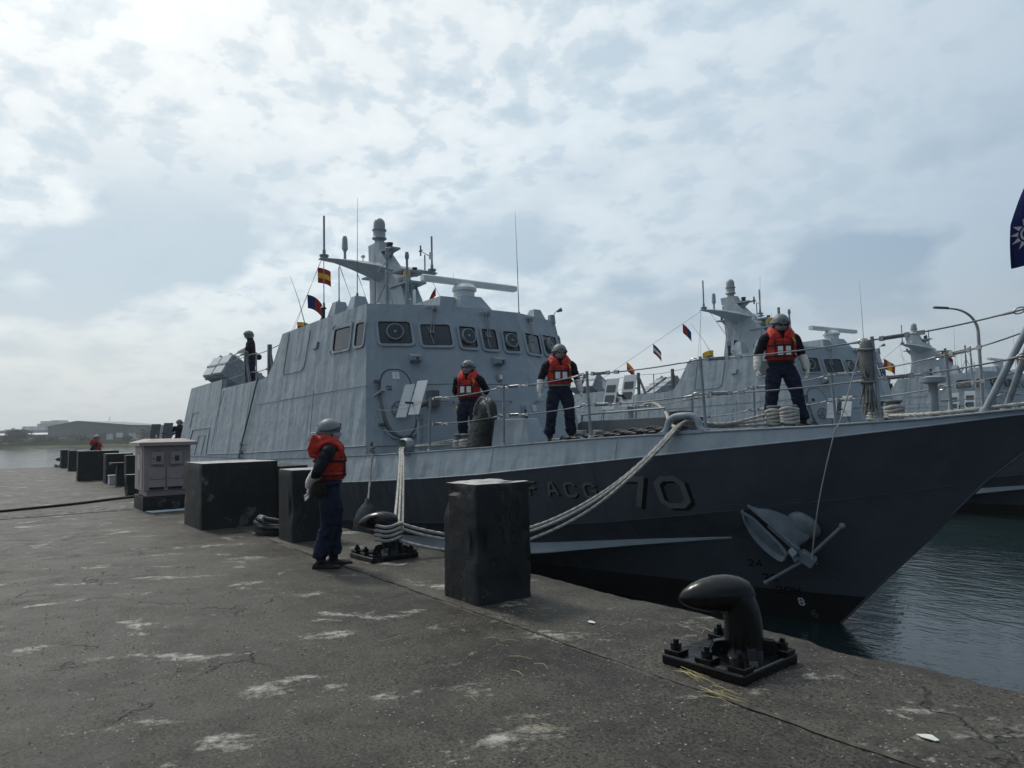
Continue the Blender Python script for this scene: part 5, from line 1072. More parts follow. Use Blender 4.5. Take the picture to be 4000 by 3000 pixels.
    def cut(az):
        c=math.cos(az); return pl([(-1,R(124)),(-.6,R(125)),(-.1,R(122)),(.15,R(114)),(.5,R(88)),(.85,R(80)),(1,R(82))],c)
    N_=28; azs=[2*math.pi*j/N_ for j in range(N_)]
    Hs=MB(); Hs.rings([[hd(hp(a,max(.02,cut(a)*t))) for a in azs] for t in (.0,.15,.3,.45,.6,.75,.9,1.0)]+[[hd(hp(a,cut(a)*1.0,.93)) for a in azs],[hd(hp(a,cut(a)*.7,.93)) for a in azs]],True); Hs.v=[bend(p) for p in Hs.v]
    helm=Hs.build('helmet',M_helm,r,smooth=50)
    for sd in (-1,1):
        Rl=MB(); pts=[hd(hp(R(a)*sd,pl([(30,R(70)),(70,R(84)),(110,R(92)),(150,R(86))],a),1.035)) for a in range(32,152,12)]; Rl.tube(pts,[(.016,.007)]*len(pts),6); Rl.v=[bend(p) for p in Rl.v]; Rl.build('helmet_rail',M_helmd,helm,smooth=50)
        St=MB(); pts=[hd(p) for p in spline([hp(R(75)*sd,R(108),.95),V(.02,.083*sd,1.55),V(.055,.045*sd,1.495),V(.065,0,1.482)],4)]; St.tube(pts,[(.004,.010)]*len(pts),6); St.v=[bend(p) for p in St.v]; St.build('chin_strap',M_strap,helm)
    Mt=MB(); Mt.obox(hd(hp(0,R(58),1.03)),hd(hp(0,R(62),1.03))*0+HM.to_3x3()@V(.006,0,-.002),HM.to_3x3()@V(0,.020,0),HM.to_3x3()@V(-.008,0,.016)); Mt.v=[bend(p) for p in Mt.v]; Mt.build('helmet_mount',M_helmd,helm,bevel=.003)
    for a in (R(100),R(-100),R(165),R(-165),R(35),R(-35)):
        k=MB(); p0_=hd(hp(a,R(66),1.0)); nn=(p0_-hd(ctr)).normalized(); k.lathe(bend(p0_),[(.008,0),(.006,.006)],8,nn); k.build('helmet_bolt',M_helmd,helm)
    # mask
    if mask:
        g=[]
        for i in range(9):
            a=R(lerp(-82,82,i/8)); row=[]
            for j in range(6):
                z=lerp(1.508,1.588,j/5); k=math.cos(a); rr_=pl([(1.508,.070),(1.53,.088),(1.56,.104),(1.585,.108),(1.60,.103)],z); row.append(hd(V(.018+rr_*k*(1.0 if k>.5 else 1.0),(.077+.004)*math.sin(a)*pl([(1.508,.80),(1.55,1.0),(1.6,1.05)],z),z+.012*k)))
            g.append(row)
        Mk=MB(); Mk.sheet(g,.004); Mk.v=[bend(p) for p in Mk.v]; Mk.build('face_mask',M_mask if mask=='grey' else M_maskw,r,smooth=60)
    if glasses:
        Gl=MB()
        for sd in (-1,1): Gl.lathe(hd(V(.112,.034*sd,1.618)),[(.022,0),(.024,.003),(.022,.005)],10,HM.to_3x3()@V(1,.12*sd,0))
        Gl.tube([hd(V(.11,-.055,1.622)),hd(V(.116,0,1.624)),hd(V(.11,.055,1.622))],.003,5)
        for sd in (-1,1): Gl.tube([hd(V(.108,.056*sd,1.622)),hd(V(.01,.084*sd,1.612))],.0028,5)
        Gl.v=[bend(p) for p in Gl.v]; Gl.build('glasses',M_lens,r,smooth=50)
    else:
        for sd in (-1,1): E_=MB(); E_.ell(hd(V(.098,.033*sd,1.617)),(.012,.013,.008),8,6); E_.v=[bend(p) for p in E_.v]; E_.build('eye',M_lens,r,smooth=180)
    if gaiter:
        Ga=MB(); Ga.rings([[hd(V(.012+a*math.cos(2*math.pi*j/16),b*math.sin(2*math.pi*j/16),z)) for j in range(16)] for z,a,b in ((1.455,.085,.085),(1.475,.082,.08),(1.51,.088,.078),(1.55,.097,.083),(1.565,.09,.08))],False); Ga.v=[bend(p) for p in Ga.v]; Ga.build('neck_gaiter',M_gait,r,smooth=60)
    else:
        Cl=MB(); P=[V(.085*math.cos(R(a))-.005,.083*math.sin(R(a)),1.465+.018*(1-math.cos(R(a)))) for a in range(25,340,15)]; Cl.tube(P,[(.026,.008)]*len(P),6); Cl.v=[bend(p) for p in Cl.v]; Cl.build('shirt_collar',M_shirt,r,smooth=60)
    # belt
    bm={'blue':M_bluebelt,'tan':M_tan}.get(belt,M_strap)
    Be=MB(); Be.rings([[V(-.002+(a+t)*math.cos(2*math.pi*j/24),(b+t)*math.sin(2*math.pi*j/24),z) for j in range(24)] for z,a,b,t in ((.985,.122,.172,.006),(.988,.122,.172,.012),(1.022,.118,.165,.012),(1.025,.118,.165,.006))],False); Be.v=[bend(p) for p in Be.v]; Be.build('belt',bm,r,smooth=50)
    # life vest
    if vest:
        Vs=MB(); vx,vy=.155,.188
        def ve(az,z,off=0.): 
            k=pl([(1.02,.92),(1.07,1.02),(1.2,1.0),(1.3,1.0),(1.36,.9)],z); c,s_=math.cos(az),math.sin(az)
            return V(.004+(vx*k+off)*math.copysign(abs(c)**.8,c),(vy*k+off)*math.copysign(abs(s_)**.8,s_),z)
        Vs.rings([[ve(2*math.pi*j/24,z) for j in range(24)] for z in (1.03,1.07,1.13,1.20,1.27,1.33,1.36)])
        for sd in (-1,1):
            P=spline([V(.115,.10*sd,1.30),V(.105,.115*sd,1.40),V(.03,.125*sd,1.475),V(-.06,.12*sd,1.46),V(-.12,.10*sd,1.38),V(-.12,.09*sd,1.28)],4); Vs.tube(P,[(.035,.055)]*len(P),10)
            P=spline([V(.125,.045*sd,1.37),V(.10,.075*sd,1.44),V(.03,.112*sd,1.50),V(-.05,.09*sd,1.535),V(-.085,.0,1.54)],4); Vs.tube(P,[.035,.038,.04,.042,.043,.044,.044,.044,.044,.044,.044,.042,.042,.042,.042,.042,.042][:len(P)],10)
        if yoke:
            Vs.rings([[V(-.115,y_,1.49) +V(-.035*a_,0,.055*a_) for y_ in ()] or [V(-.09,-.15,1.42),V(-.09,.15,1.42),V(-.20,.15,1.44),V(-.20,-.15,1.44)],[V(-.075,-.14,1.52),V(-.075,.14,1.52),V(-.16,.14,1.575),V(-.16,-.14,1.575)]])
            Vs.rings([[V(-.12,-.15,1.30),V(-.12,.15,1.30),V(-.19,.15,1.30),V(-.19,-.15,1.30)],[V(-.12,-.15,1.44),V(-.12,.15,1.44),V(-.215,.15,1.42),V(-.215,-.15,1.42)]])
        def groove(me):
            ns_=[v.normal.copy() for v in me.vertices]
            for v,nv in zip(me.vertices,ns_):
                p=v.co
                q=bendinv(p)
                v.co+=nv*(.007*fz(q.x,q.y+len(label),q.z,14)+.004*fz(q.x,q.y,q.z,33))
                if q.x>.05 and abs(q.y)<.02 and q.z<1.40: v.co.x-=.028*(1-abs(q.y)/.02)
                for zc in (1.125,1.285):
                    if abs(q.z-zc)<.014 and q.z<1.33: k=1-.055*(1-abs(q.z-zc)/.014); v.co.x*=k; v.co.y*=k
        vb=remeshed(Vs,'life_vest',M_orange,r,.011 if vox<.016 else .016,bend,4,groove)
        def vb_strap(z,h=.013,nm='vest_strap'):
            St=MB(); St.rings([[ve(2*math.pi*j/32,z+dz,.0+o_) for j in range(32)] for dz,o_ in ((-h,.002),(-h,.013),(h,.013),(h,.002))],False); St.v=[bend(p) for p in St.v]; St.build(nm,M_strap,vb,smooth=50)
        vb_strap(1.085); vb_strap(1.255)
        for sd in (-1,1):
            a=math.asin(min(.95,(.105/.188)**1.25))*sd; St=MB(); St.sheet([[ve(a+da,z,.015) for da in (-.05,.05)] for z in (1.07,1.13,1.19,1.25,1.31,1.36)],.006); St.v=[bend(p) for p in St.v]; St.build('vest_strap',M_strap,vb)
            if patch=='split':
                for z0,z1 in ((1.115,1.235),):
                    Pt=MB(); Pt.sheet([[ve(sd*a_,z,.013) for a_ in (.055,.16,.27,.38)] for z in (z1,lerp(z0,z1,.5),z0)],.006); Pt.v=[bend(p) for p in Pt.v]; Pt.build('reflective_patch',M_refl,vb,smooth=60)
            else:
                for z0,z1 in ((1.10,1.155),(1.165,1.235)):
                    Pt=MB(); Pt.sheet([[ve(sd*a_,z,.013) for a_ in (.06,.2,.34)] for z in (z1,z0)],.006); Pt.v=[bend(p) for p in Pt.v]; Pt.build('reflective_patch',M_refl,vb,smooth=60)
            if yoke:
                Pt=MB(); Pt.sheet([[V(-.13,sd*.03,1.592),V(-.13,sd*.118,1.588)],[V(-.176,sd*.03,1.590),V(-.176,sd*.118,1.586)],[V(-.222,sd*.03,1.49),V(-.222,sd*.118,1.487)],[V(-.232,sd*.03,1.44),V(-.232,sd*.118,1.437)]],-.008); Pt.build('reflective_patch',M_refl,vb)
        Li=MB(); Li.tube([ve(.62,1.37,.02),ve(.66,1.30,.03)],.014,8); Li.v=[bend(p) for p in Li.v]; Li.build('vest_light',M_yel,vb,smooth=50)
        Wh=MB(); Wh.tube(spline([ve(.64,1.30,.03),ve(.58,1.24,.035),ve(.7,1.18,.03)],4),[.016,.018,.017,.015,.014,.013,.012,.010,.006],6); Wh.v=[bend(p) for p in Wh.v]; Wh.build('whistle_pouch',M_orange,vb,smooth=50)
    if extra:
        for nm,c,hf,m_ in extra: Ex=MB(); Ex.ell(V(*c),hf,12,8); Ex.v=[bend(p) for p in Ex.v]; Ex.build(nm,m_,r,smooth=60)
    r.location=loc; r.rotation_euler=(0,0,rz); r.scale=(s*1.16,s*1.16,s*hscale)
    return r
def lerp_v(a,b,t): return a+(b-a)*t
def dirv(right,fwd): v=VR*right+VF*fwd; return (v.x,v.y)
# quay sailor, seen from his right-rear, hands behind the back
person(V(-8.22,3.30,0),dirv(1,.25),'sailor in orange vest and grey helmet standing on the quay, hands behind back','back',((.06,.07),(-.06,-.09)),head=(4,3),gaiter=True,mask='white',glasses=False,belt='blue',vox=.012,yoke=True,toes=(6,-10),extra=[('camo_pouch',(-.10,-.215,.93),(.075,.05,.105),M_net)])
# bow sailor behind the rope-wound bitts
person(V(-6.1,9.85,1.53)-VR*.22,dirv(-.05,-1),'tall sailor in red-orange vest near the bow behind rope-wound bitts','wide',((.0,.26),(0,-.17)),head=(2,24),mask='grey',glasses=True,vox=.013,patch='grid',toes=(25,-20),s=.985)
# foredeck sailor in the middle
person(V(-9.75,8.35,1.36)-VR*.08,dirv(.12,-1),'sailor in orange vest with tan belt, arms hanging, at middle of foredeck','wide',((0,.17),(.0,-.17)),head=(8,16),mask='grey',glasses=False,belt='tan',vox=.013,toes=(18,-18))
# foredeck sailor next to the tarpaulined gear
person(V(-11.45,7.7,1.2)-VR*.25,dirv(-.28,-1),'sailor in orange vest with sunglasses beside the dark tarpaulin-covered gear','back',((0,.11),(0,-.11)),head=(-14,4),mask='grey',glasses=True,vox=.013,extra=[('yellow_pouch',(.02,-.20,.80),(.05,.03,.07),M_yel)])
# lookout on the upper deck
person(V(-22.35,6.5,3.08),dirv(-.75,-.45),'sailor without vest leaning on the rail of the upper deck','rail',((.02,.10),(-.10,-.10)),head=(-18,10),lean=.10,vest=False,mask='grey',glasses=False,vox=.014,extra=[('hip_pouch',(-.16,.06,.92),(.08,.10,.09),M_strap)])
# far quay sailor behind the blocks
person(V(-35.4,3.75,0),dirv(1,.35),'distant sailor with red vest standing behind the far dark blocks on the quay','back',head=(0,0),gaiter=True,mask=None,glasses=False,vox=.018,yoke=True)
# gunner behind the aft shield plates
person(at(-14.35,30.6,.72),dirv(.2,-1),'sailor in dark uniform behind the grey gun shields at the stern','side',head=(-10,8),vest=False,mask=None,glasses=False,vox=.018,s=.93)
person(V(-29.2,6.35,.95),dirv(-1,0),'helmeted sailor mostly hidden behind the aft corner of the superstructure','side',vest=False,mask=None,glasses=False,vox=.02,s=.93)
# ================================================================ ropes, flags, covered gear, lamp
def rope_material(name,c):
    mt=bpy.data.materials.new(name); mt.use_nodes=True; t=NT(mt.node_tree); b=mt.node_tree.nodes['Principled BSDF']
    P=t.n('ShaderNodeTexCoord').outputs['Object']; w_=t.n('ShaderNodeTexWave',wave_type='BANDS',bands_direction='DIAGONAL'); t.put(w_.inputs['Vector'],P); w_.inputs['Scale'].default_value=22; w_.inputs['Distortion'].default_value=1.5
    nz=t.noise(P,9,5,.6); cc=t.mix(t.ramp(nz,[(.35,0),(.7,1)]),tuple(x*.62 for x in c),c); t.put(b.inputs['Base Color'],t.mix(t.math('MULTIPLY',w_.outputs['Fac'],.35),cc,tuple(x*.55 for x in c)))
    b.inputs['Roughness'].default_value=.9; b.inputs['Specular IOR Level'].default_value=.15; bn=t.n('ShaderNodeBump'); bn.inputs['Strength'].default_value=.7; bn.inputs['Distance'].default_value=.01; t.put(bn.inputs['Height'],w_.outputs['Fac']); t.put(b.inputs['Normal'],bn.outputs[0]); return mt
M_rope=rope_material('mooring_rope',(.56,.545,.50)); M_ropeg=rope_material('grey_rope',(.30,.30,.29))
def rope(name,pts,r,label,group=None,m_=None,k=10,sp=True):
    mb=MB(); P=spline(pts,k) if sp else pts
    if r>.02:
        # laid rope: three strands twisting along the length
        L_=[0]
        for a,b in zip(P,P[1:]): L_.append(L_[-1]+(b-a).length)
        n_=int(L_[-1]/.022)+2; Q=[]; j=0
        for i in range(n_):
            s_=L_[-1]*i/(n_-1)
            while j<len(L_)-2 and L_[j+1]<s_: j+=1
            t=(s_-L_[j])/max(1e-6,L_[j+1]-L_[j]); Q.append((P[j].lerp(P[j+1],t),s_))
        rs=[]; prev=None
        for i,(p,s_) in enumerate(Q):
            tg=(Q[min(i+1,n_-1)][0]-Q[max(i-1,0)][0]).normalized(); a=prev if prev is not None else Vector((0,0,1)); a=(a-tg*a.dot(tg))
            a=tg.orthogonal() if a.length<1e-5 else a; a.normalize(); prev=a; b=tg.cross(a); ph=s_/(r*5.2)*2*math.pi/3*1.0; rr=r*(1+.05*fz(s_,1,1,2))
            rs.append([p+(a*math.cos(th)+b*math.sin(th))*(rr*(.92+.13*math.cos(3*(th-ph)))) for th in [2*math.pi*q/12 for q in range(12)]])
        mb.rings(rs); return tag(mb.build(name,m_ or M_rope,smooth=80),label,'rope',group)
    mb.tube(P,[r*(1+.06*math.sin(i*1.9)) for i in range(len(P))],8); return tag(mb.build(name,m_ or M_rope,smooth=80),label,'rope',group)
bx,by=BOL1.x+.045,BOL1.y+.045
# spring lines from the bollard, behind the block, up to the bow chock
ch=V(-6.33,CN-hbl('A',-6.33)-.02,1.58)
def cat(a,b,s,n=14): return [a.lerp(b,i/n)-V(0,0,s*4*(i/n)*(1-i/n)) for i in range(n+1)]
lab=['uppermost','middle','lowest']
for i,(z0,sag,dx) in enumerate(((.43,.64,-.05),(.38,.67,.0),(.24,.70,.06))):
    a=V(bx+.10,by+.10-.03*i,z0); b=ch+V(dx*.8,.0,.0+.02*i); P=cat(a,b,sag)
    P=[p+V(0,.01*math.sin(j*1.3+i),.0) for j,p in enumerate(P)]+[b+V(.05,.15,.02),b+V(.25,.6,-.02),V(-5.90,8.75,1.58+.07*i)]
    rope('mooring_rope',P,.0205,lab[i]+' white mooring rope from the bollard to the bow chock','spring lines between bollard and bow chock',k=4)
# breast lines from the small chock straight down to the bollard
c1=V(-12.02,CN-hbl('A',-12.02)+.02,1.28)
for i,(dx,z1) in enumerate(((-.09,.47),(.0,.42),(.09,.33))):
    b=V(bx-.06+.10*i,by+.12,z1); a=c1+V(dx*.7,-.06,0); P=[V(-11.3,6.95,1.42-.04*i),c1+V(.3*0+dx*.5,.16,.02),a]+cat(a,b,.10,8)[1:]
    rope('mooring_rope',P,.0205,['left','middle','right'][i]+' white rope dropping from the small chock to the bollard','breast lines between bollard and small chock',k=4)
# turns on the bollard
mb=MB(); pts=[]
for i in range(112):
    t=i/111; a=t*2*math.pi*4.3+.6; pts.append(V(bx+.165*math.cos(a),by+.165*math.sin(a),.20+.24*t+.012*math.sin(a*3)))
mb.tube(pts,.021,8); tag(mb.build('rope_turns',M_rope,smooth=80),'turns of white rope wound round the bollard post','rope')
# turns on the bitts: figure of eight piles
def bitt_turns(p,n,label,r=.026,w=.115,gap=.044):
    R_=thing('rope_coil',p,label,'rope','ropes belayed on the deck bitts')
    for k in range(n):
        for sd in (-1,1):
            mb=MB(); c=p+V(w*sd,0,.06+k*gap+(.02 if sd>0 else 0)); pts=[c+V(.108*math.cos(a),.108*math.sin(a),.012*math.sin(a*2+k)) for a in [2*math.pi*j/18 for j in range(19)]]; mb.tube(pts,r,8); mb.build('rope_turn',M_rope,R_,smooth=80)
bitt_turns(V(-5.72,8.85,1.53),5,'tall pile of white rope turns on the bitts before the bow sailor')
bitt_turns(V(-4.7,9.65,1.56),4,'low pile of white rope turns beside the hanging rope bundle')
bitt_turns(V(-11.05,7.0,1.24),3,'white rope turns on the bitts behind the small chock',.028)
rope('mooring_rope',[V(-8.6,9.2,1.98),V(-8.2,9.0,1.98),V(-7.6,8.6,1.80),V(-7.0,8.0,1.62),V(-6.5,7.6,1.56),ch],.026,'white rope arching over the locker rail down to the bow chock',k=6)
rope('mooring_rope',[V(-4.6,9.55,1.66),V(-4.0,9.0,1.66),V(-3.5,8.85,1.68),V(-2.9,8.95,1.74),V(-2.5,9.2,1.78)],.024,'white rope running along the deck edge to the bow tip',k=6)
# thin line from the rail down to the anchor
st=V(-4.15,CN-hbl('A',-4.1)+.03,2.45)
rope('lead_line',[st+V(-.12,-.02,-.02),V(-4.42,8.02,1.62),V(-4.50,8.00,1.45),V(-4.80,8.12,.65),V(-5.08,8.36,-.12)],.008,'thin pale line running from the rail down to the anchor',m_=M_rope,k=6)
# bundle of rope hanging on the rail
Rb=thing('rope_bundle',st,'bundle of greyish rope hanging from the bow rail stanchion','rope')
rnd=random.Random(5)
for i in range(26):
    a=2*math.pi*i/26; rr_=.05; p=st+V(-.06+rr_*math.cos(a),rr_*math.sin(a)-.01,.03); L=rnd.uniform(.60,.84)
    mb=MB(); mb.tube(spline([st+V(-.06,0,.10),p,p+V(.012*math.cos(a),.012*math.sin(a),-L*.45),p+V(-.02*math.cos(a)+rnd.uniform(-.03,.03),-.02*math.sin(a),-L*.55),p+V(rnd.uniform(-.04,.04)+.01,rnd.uniform(-.04,.04),-L)],4),.012,6); mb.build('rope_strand',M_ropeg,Rb,smooth=80)
for z_ in (-.02,-.40):
    mb=MB(); mb.tube([st+V(-.06+.075*math.cos(a),.075*math.sin(a)-.01,z_+.01*math.sin(a*2)) for a in [2*math.pi*j/16 for j in range(17)]],.016,6); mb.build('lashing',M_ropeg,Rb,smooth=80)
# rope hanging down the superstructure side with a knotted end
P=[Sp(-19.85,3.14,.03),Sp(-19.95,2.9,.04),Sp(-20.3,1.9,.04),Sp(-20.49,1.34,.05),Sp(-20.57,.95,.05)]
rope('hanging_rope',P,.022,'dark rope hanging down the side plating with a knotted end',m_=mat('dark_rope',(.10,.105,.11),.9,.1,bump=.6,bscale=40))
mb=MB(); P=[Sp(-20.45-.03*math.sin(i),1.38-i*.055,.06+.02*math.cos(i*2)) for i in range(9)]; mb.tube(P,[.03+.015*math.sin(i*1.7) for i in range(9)],8); tag(mb.build('rope_knot',M_ropeg,smooth=80),'thick grey knot at the lower end of the hanging rope','rope')
# fender sack between hull and quay, on its lanyard
M_sack=mat('fender_sack_cloth',(.055,.07,.08),.8,.2,var=.3,vscale=7,bump=.8,bscale=8,bdist=.03)
F=thing('fender_sack',V(-12.0,5.42,-.2),'blue-grey fender sack hanging beside the hull behind the quay sailor','fender')
top=V(-12.02,5.62,.40); mb=MB(); rs=[]
for z,r_ in ((.40,.03),(.33,.05),(.28,.10),(.18,.19),(.02,.25),(-.15,.27),(-.35,.26),(-.55,.20),(-.62,.08)):
    rs.append([V(top.x+r_*math.cos(a)*(1+.05*math.sin(7*a)*(1 if z>-.1 else .3)),top.y-.08+r_*.9*math.sin(a)*(1+.05*math.cos(6*a)),z) for a in [2*math.pi*j/28 for j in range(28)]])
mb.rings(rs); mb.build('sack',M_sack,F,smooth=180)
a_=V(-13.05,CN-hbl('A',-13.05)-.02,1.24); mb=MB(); P=[a_,V(-12.85,6.02,.95),V(-12.56,5.85,.66),top+V(0,-.06,-.03)]; P=spline(P,8); mb.tube(P,[.020+.004*math.sin(i*1.5) for i in range(len(P))],7); mb.build('lanyard',M_ropeg,F,smooth=80)
mb=MB(); mb.tube([a_+V(.05*math.sin(i*1.9),-.02+.03*math.cos(i*1.3),-.06+i*.03) for i in range(9)],[.02,.03,.035,.03,.035,.03,.035,.03,.015],8); mb.build('lanyard_knot',M_ropeg,F,smooth=80)
# tarpaulin-covered gear on the deck edge
M_tarp2=mat('dark_green_tarpaulin',(.030,.036,.032),.42,.45,var=.3,vscale=5,bump=.9,bscale=6,bdist=.05)
T=thing('covered_gear',V(-10.27,6.8,1.24),'upright dark green tarpaulin cover tied over deck gear','cover')
mb=MB(); rs=[]
for i in range(15):
    t=i/14; z=lerp(1.235,2.13,t); cx=lerp(-10.30,-9.98,t); w=pl([(0,.30),(.5,.26),(.7,.25),(.85,.20),(.95,.12),(1,.02)],t); d=pl([(0,.20),(.6,.18),(.85,.15),(1,.02)],t)
    rs.append([V(cx+w*math.copysign(abs(math.cos(a))**.8,math.cos(a))*(1+.04*math.sin(5*a+t*6)),6.84+d*math.sin(a)*(1+.06*math.sin(4*a+t*9)),z+.015*math.sin(3*a)) for a in [2*math.pi*j/26 for j in range(26)]])
mb.rings(rs); mb.build('tarpaulin',M_tarp2,T,smooth=180)
mb=MB(); P=spline([V(-10.16,6.66,1.85),V(-10.1,6.66,2.0),V(-10.0,6.68,2.11),V(-9.9,6.68,2.13),V(-9.80,6.68,2.06),V(-9.74,6.68,1.9),V(-9.73,6.7,1.78)],5); mb.tube(P,[.022+.008*math.sin(i*2.3) for i in range(len(P))],7); mb.build('drawstring',M_ropeg,T,smooth=80)
# ---- flags
def flag_mat(name,c): return mat(name,c,.8,.1,var=.06,vscale=6)
FR,FY,FB,FW,FO=flag_mat('flag_red',(.32,.03,.028)),flag_mat('flag_yellow',(.72,.42,.03)),flag_mat('flag_blue',(.02,.035,.13)),flag_mat('flag_white',(.62,.63,.64)),flag_mat('flag_orange',(.75,.22,.03))
def flag(p,dirx,w,h,cols,label,kind='h',droop=.25,tri=False,seed=0):
    F=thing('signal_flag',p,label,'flag','signal flags on the boats'); d=Vector(dirx).normalized(); n_=10
    def pt(a,b):
        hh=h*(1-a*.85) if tri else h
        q=p+d*(w*a*(1-.15*a))+V(0,0,-droop*w*a*a)+V(0,0,-(b*hh)-(h-hh)*.5*0)
        return q+d.cross(V(0,0,1))*(.06*w*math.sin(a*7+seed+b*2))
    k=len(cols)
    for i,m_ in enumerate(cols):
        mb=MB()
        if kind=='h': g=[[pt(a/n_,lerp(i/k,(i+1)/k,b/2)) for b in range(3)] for a in range(n_+1)]
        else: g=[[pt(lerp(i/k,(i+1)/k,a/4),b/4) for b in range(5)] for a in range(5)]
        mb.sheet(g,.004); mb.build('panel',m_,F,smooth=60)
    return F
wl=VR
hA=V(-18.8,CN-1.78,6.38); hB=V(-17.9,6.25,4.24)
flag(hA.lerp(hB,.10)+V(0,0,0),VR+V(0,0,-.05),.42,.42,[FR,FY,FR],'red and yellow signal flag high on the halyard below the mast wing',seed=1)
flag(hA.lerp(hB,.50),VR+V(0,0,-.1),.46,.36,[FB,FR],'dark blue and red signal flag halfway down the halyard','v',.5,seed=2)
flag(hA.lerp(hB,.88),VR+V(0,0,.1),.48,.30,[FY,FR,FY],'yellow and red striped signal flag just above the wheelhouse roof',droop=.35,seed=3)
flag(V(-16.4,CN+.5,5.45),-VR+V(0,0,-1.2),.60,.22,[FR],'red pennant hanging beside the amber mast light',droop=.5,tri=True,seed=4)
# second boat dressing line
def world_of(b,p): 
    o=V(-19,CN,WATER); du,dn,dz,rz=b; q=Vector(p)-o; c,s_=math.cos(rz),math.sin(rz); return o+V(q.x*c-q.y*s_+du,q.x*s_+q.y*c+dn,q.z+dz)
b2=(.4,16.0,-.12,-.08); b3=(-2.1,38.0,-.05,-.02)
A2=world_of(b2,(-18.8,CN-1.8,6.38)); E2=world_of(b2,(-25.5,CN-2.9,3.4))
mb=MB(); mb.tube([A2,E2],.008,4); tag(mb.build('dressing_line',M_wire),'thin line of small flags astern of the second boat mast','line')
for i,(t,cs,lb,kd) in enumerate(((.13,[FR,FB],'small red and blue flag nearest the second boat mast wing','v'),(.36,[FB,FW,FR],'small dark and red flag second on the line astern of the second boat','h'),(.58,[FO,FR],'small orange flag third on the line astern of the second boat','h'),(.80,[FW],'small white flag lowest on the line astern of the second boat','h'))):
    flag(A2.lerp(E2,t),V(.75,.6,-.75),.5,.4,cs,lb,kd,seed=i)
flag(world_of(b2,(-18.0,CN-1.2,5.05)),VR+V(0,0,.5),.5,.35,[FB,FW,FB],'blue and white flag beside the second boat mast','v',seed=7); flag(world_of(b2,(-17.3,CN-.5,4.95)),VR*.3+V(0,0,-1),.7,.35,[FR],'red flag low at the second boat mast','h',seed=8); flag(world_of(b2,(-18.4,CN-2.2,4.6)),VR*.6+V(0,0,.35),.6,.4,[FY,FB],'yellow and dark flag on the second boat roof edge','h',seed=9)
A3=world_of(b3,(-18.8,CN-1.8,6.38)); E3=world_of(b3,(-22.5,CN-2.9,3.3)); A3b=A3+VR*1.6+V(0,0,-1.2); E3b=E3+VR*1.5+V(0,0,-.3)
mb=MB(); mb.tube([A3,E3],.012,4); tag(mb.build('dressing_line',M_wire),'upper thin line of flags at the third boat mast','line','dressing lines of the third boat')
mb=MB(); mb.tube([A3b+VR*1.2+V(0,0,.3),E3b],.012,4); tag(mb.build('dressing_line',M_wire),'lower thin line of flags at the third boat mast','line','dressing lines of the third boat')
for i,(p,cs,lb,kd,w) in enumerate(((A3.lerp(E3,.25),[FR,FY,FR],'yellow and red flag upper left of the third boat mast','v',.85),(A3.lerp(E3,.72),[FB],'dark pennant low left of the third boat mast','h',.9),(A3b.lerp(E3b,-.2)+V(0,0,.2),[FR],'dark red flag close to the third boat mast','h',.9),(A3b.lerp(E3b,.35),[FB,FW,FB,FW,FB],'black and white striped flag at the third boat','v',.95),(A3b.lerp(E3b,.75),[FW,FB],'white and dark flag lowest at the third boat','h',.9))):
    flag(p,VR*.8+V(0,0,-.25),w,.62,cs,lb,kd,seed=20+i)
flag(world_of(b3,(-13.8,CN+1.5,5.2)),VR+V(0,0,.15),1.0,.7,[FO,FW],'orange and white flag right of the street lamp','h',seed=31)
# two heads of crew on the third boat
for k,(u,n) in enumerate(((-21.4,CN-2.2),(-19.9,CN-1.2))):
    p=world_of(b3,(u,n,3.07 if k==0 else 2.95)); person(p,dirv(.3,-1),('left' if k==0 else 'right')+' dark-capped crewman showing above the third boat side','side',vest=False,mask=None,glasses=False,vox=.026,s=.8 if k else .86)
# jack at the bow: dark blue cloth with a white sun
M_jack=flag_mat('jack_blue',(.010,.018,.085)); M_sunw=flag_mat('jack_white',(.42,.43,.50))
JF=thing('jack_flag',V(-2.8,CN,4.0),'dark blue naval jack with white sun hanging at the bow staff','flag')
Jp=V(-2.70,CN-.02,4.18)
def jp(a,b): return Jp+VR*(-.26*a*pl([(0,.25),(.2,.55),(.5,.9),(1,1)],b))+VF*(.05*math.sin(a*6+b*3)+.04*b)+V(0,0,-.92*b-.05*a*b)
mb=MB(); mb.sheet([[jp(a/10,b/12) for b in range(13)] for a in range(11)],.003); mb.build('cloth',M_jack,JF,smooth=80)
cs_=(.42,.63)
def jq(x,y): return jp(max(0,cs_[0]+x),cs_[1]+y)-VF*.008
mb=MB(); mb.add([jq(0,0)]+[jq(.30*math.cos(a),.10*math.sin(a)) for a in [2*math.pi*i/20 for i in range(20)]],[(0,1+i,1+(i+1)%20) for i in range(20)]); mb.build('sun_disc',M_sunw,JF)
for i in range(12):
    a=2*math.pi*i/12; f=lambda r_,t:jq(r_*.30*math.cos(t),r_*.10*math.sin(t)); mb=MB(); mb.add([f(1.18,a-.22),f(1.18,a+.22),f(1.95,a)],[(0,1,2)]); mb.build('sun_ray',M_sunw,JF)
mb=MB(); mb.tube([V(-2.66,CN+.03,4.4),V(-2.66,CN+.03,4.0)],.008,5); mb.build('toggle',M_stl,JF)
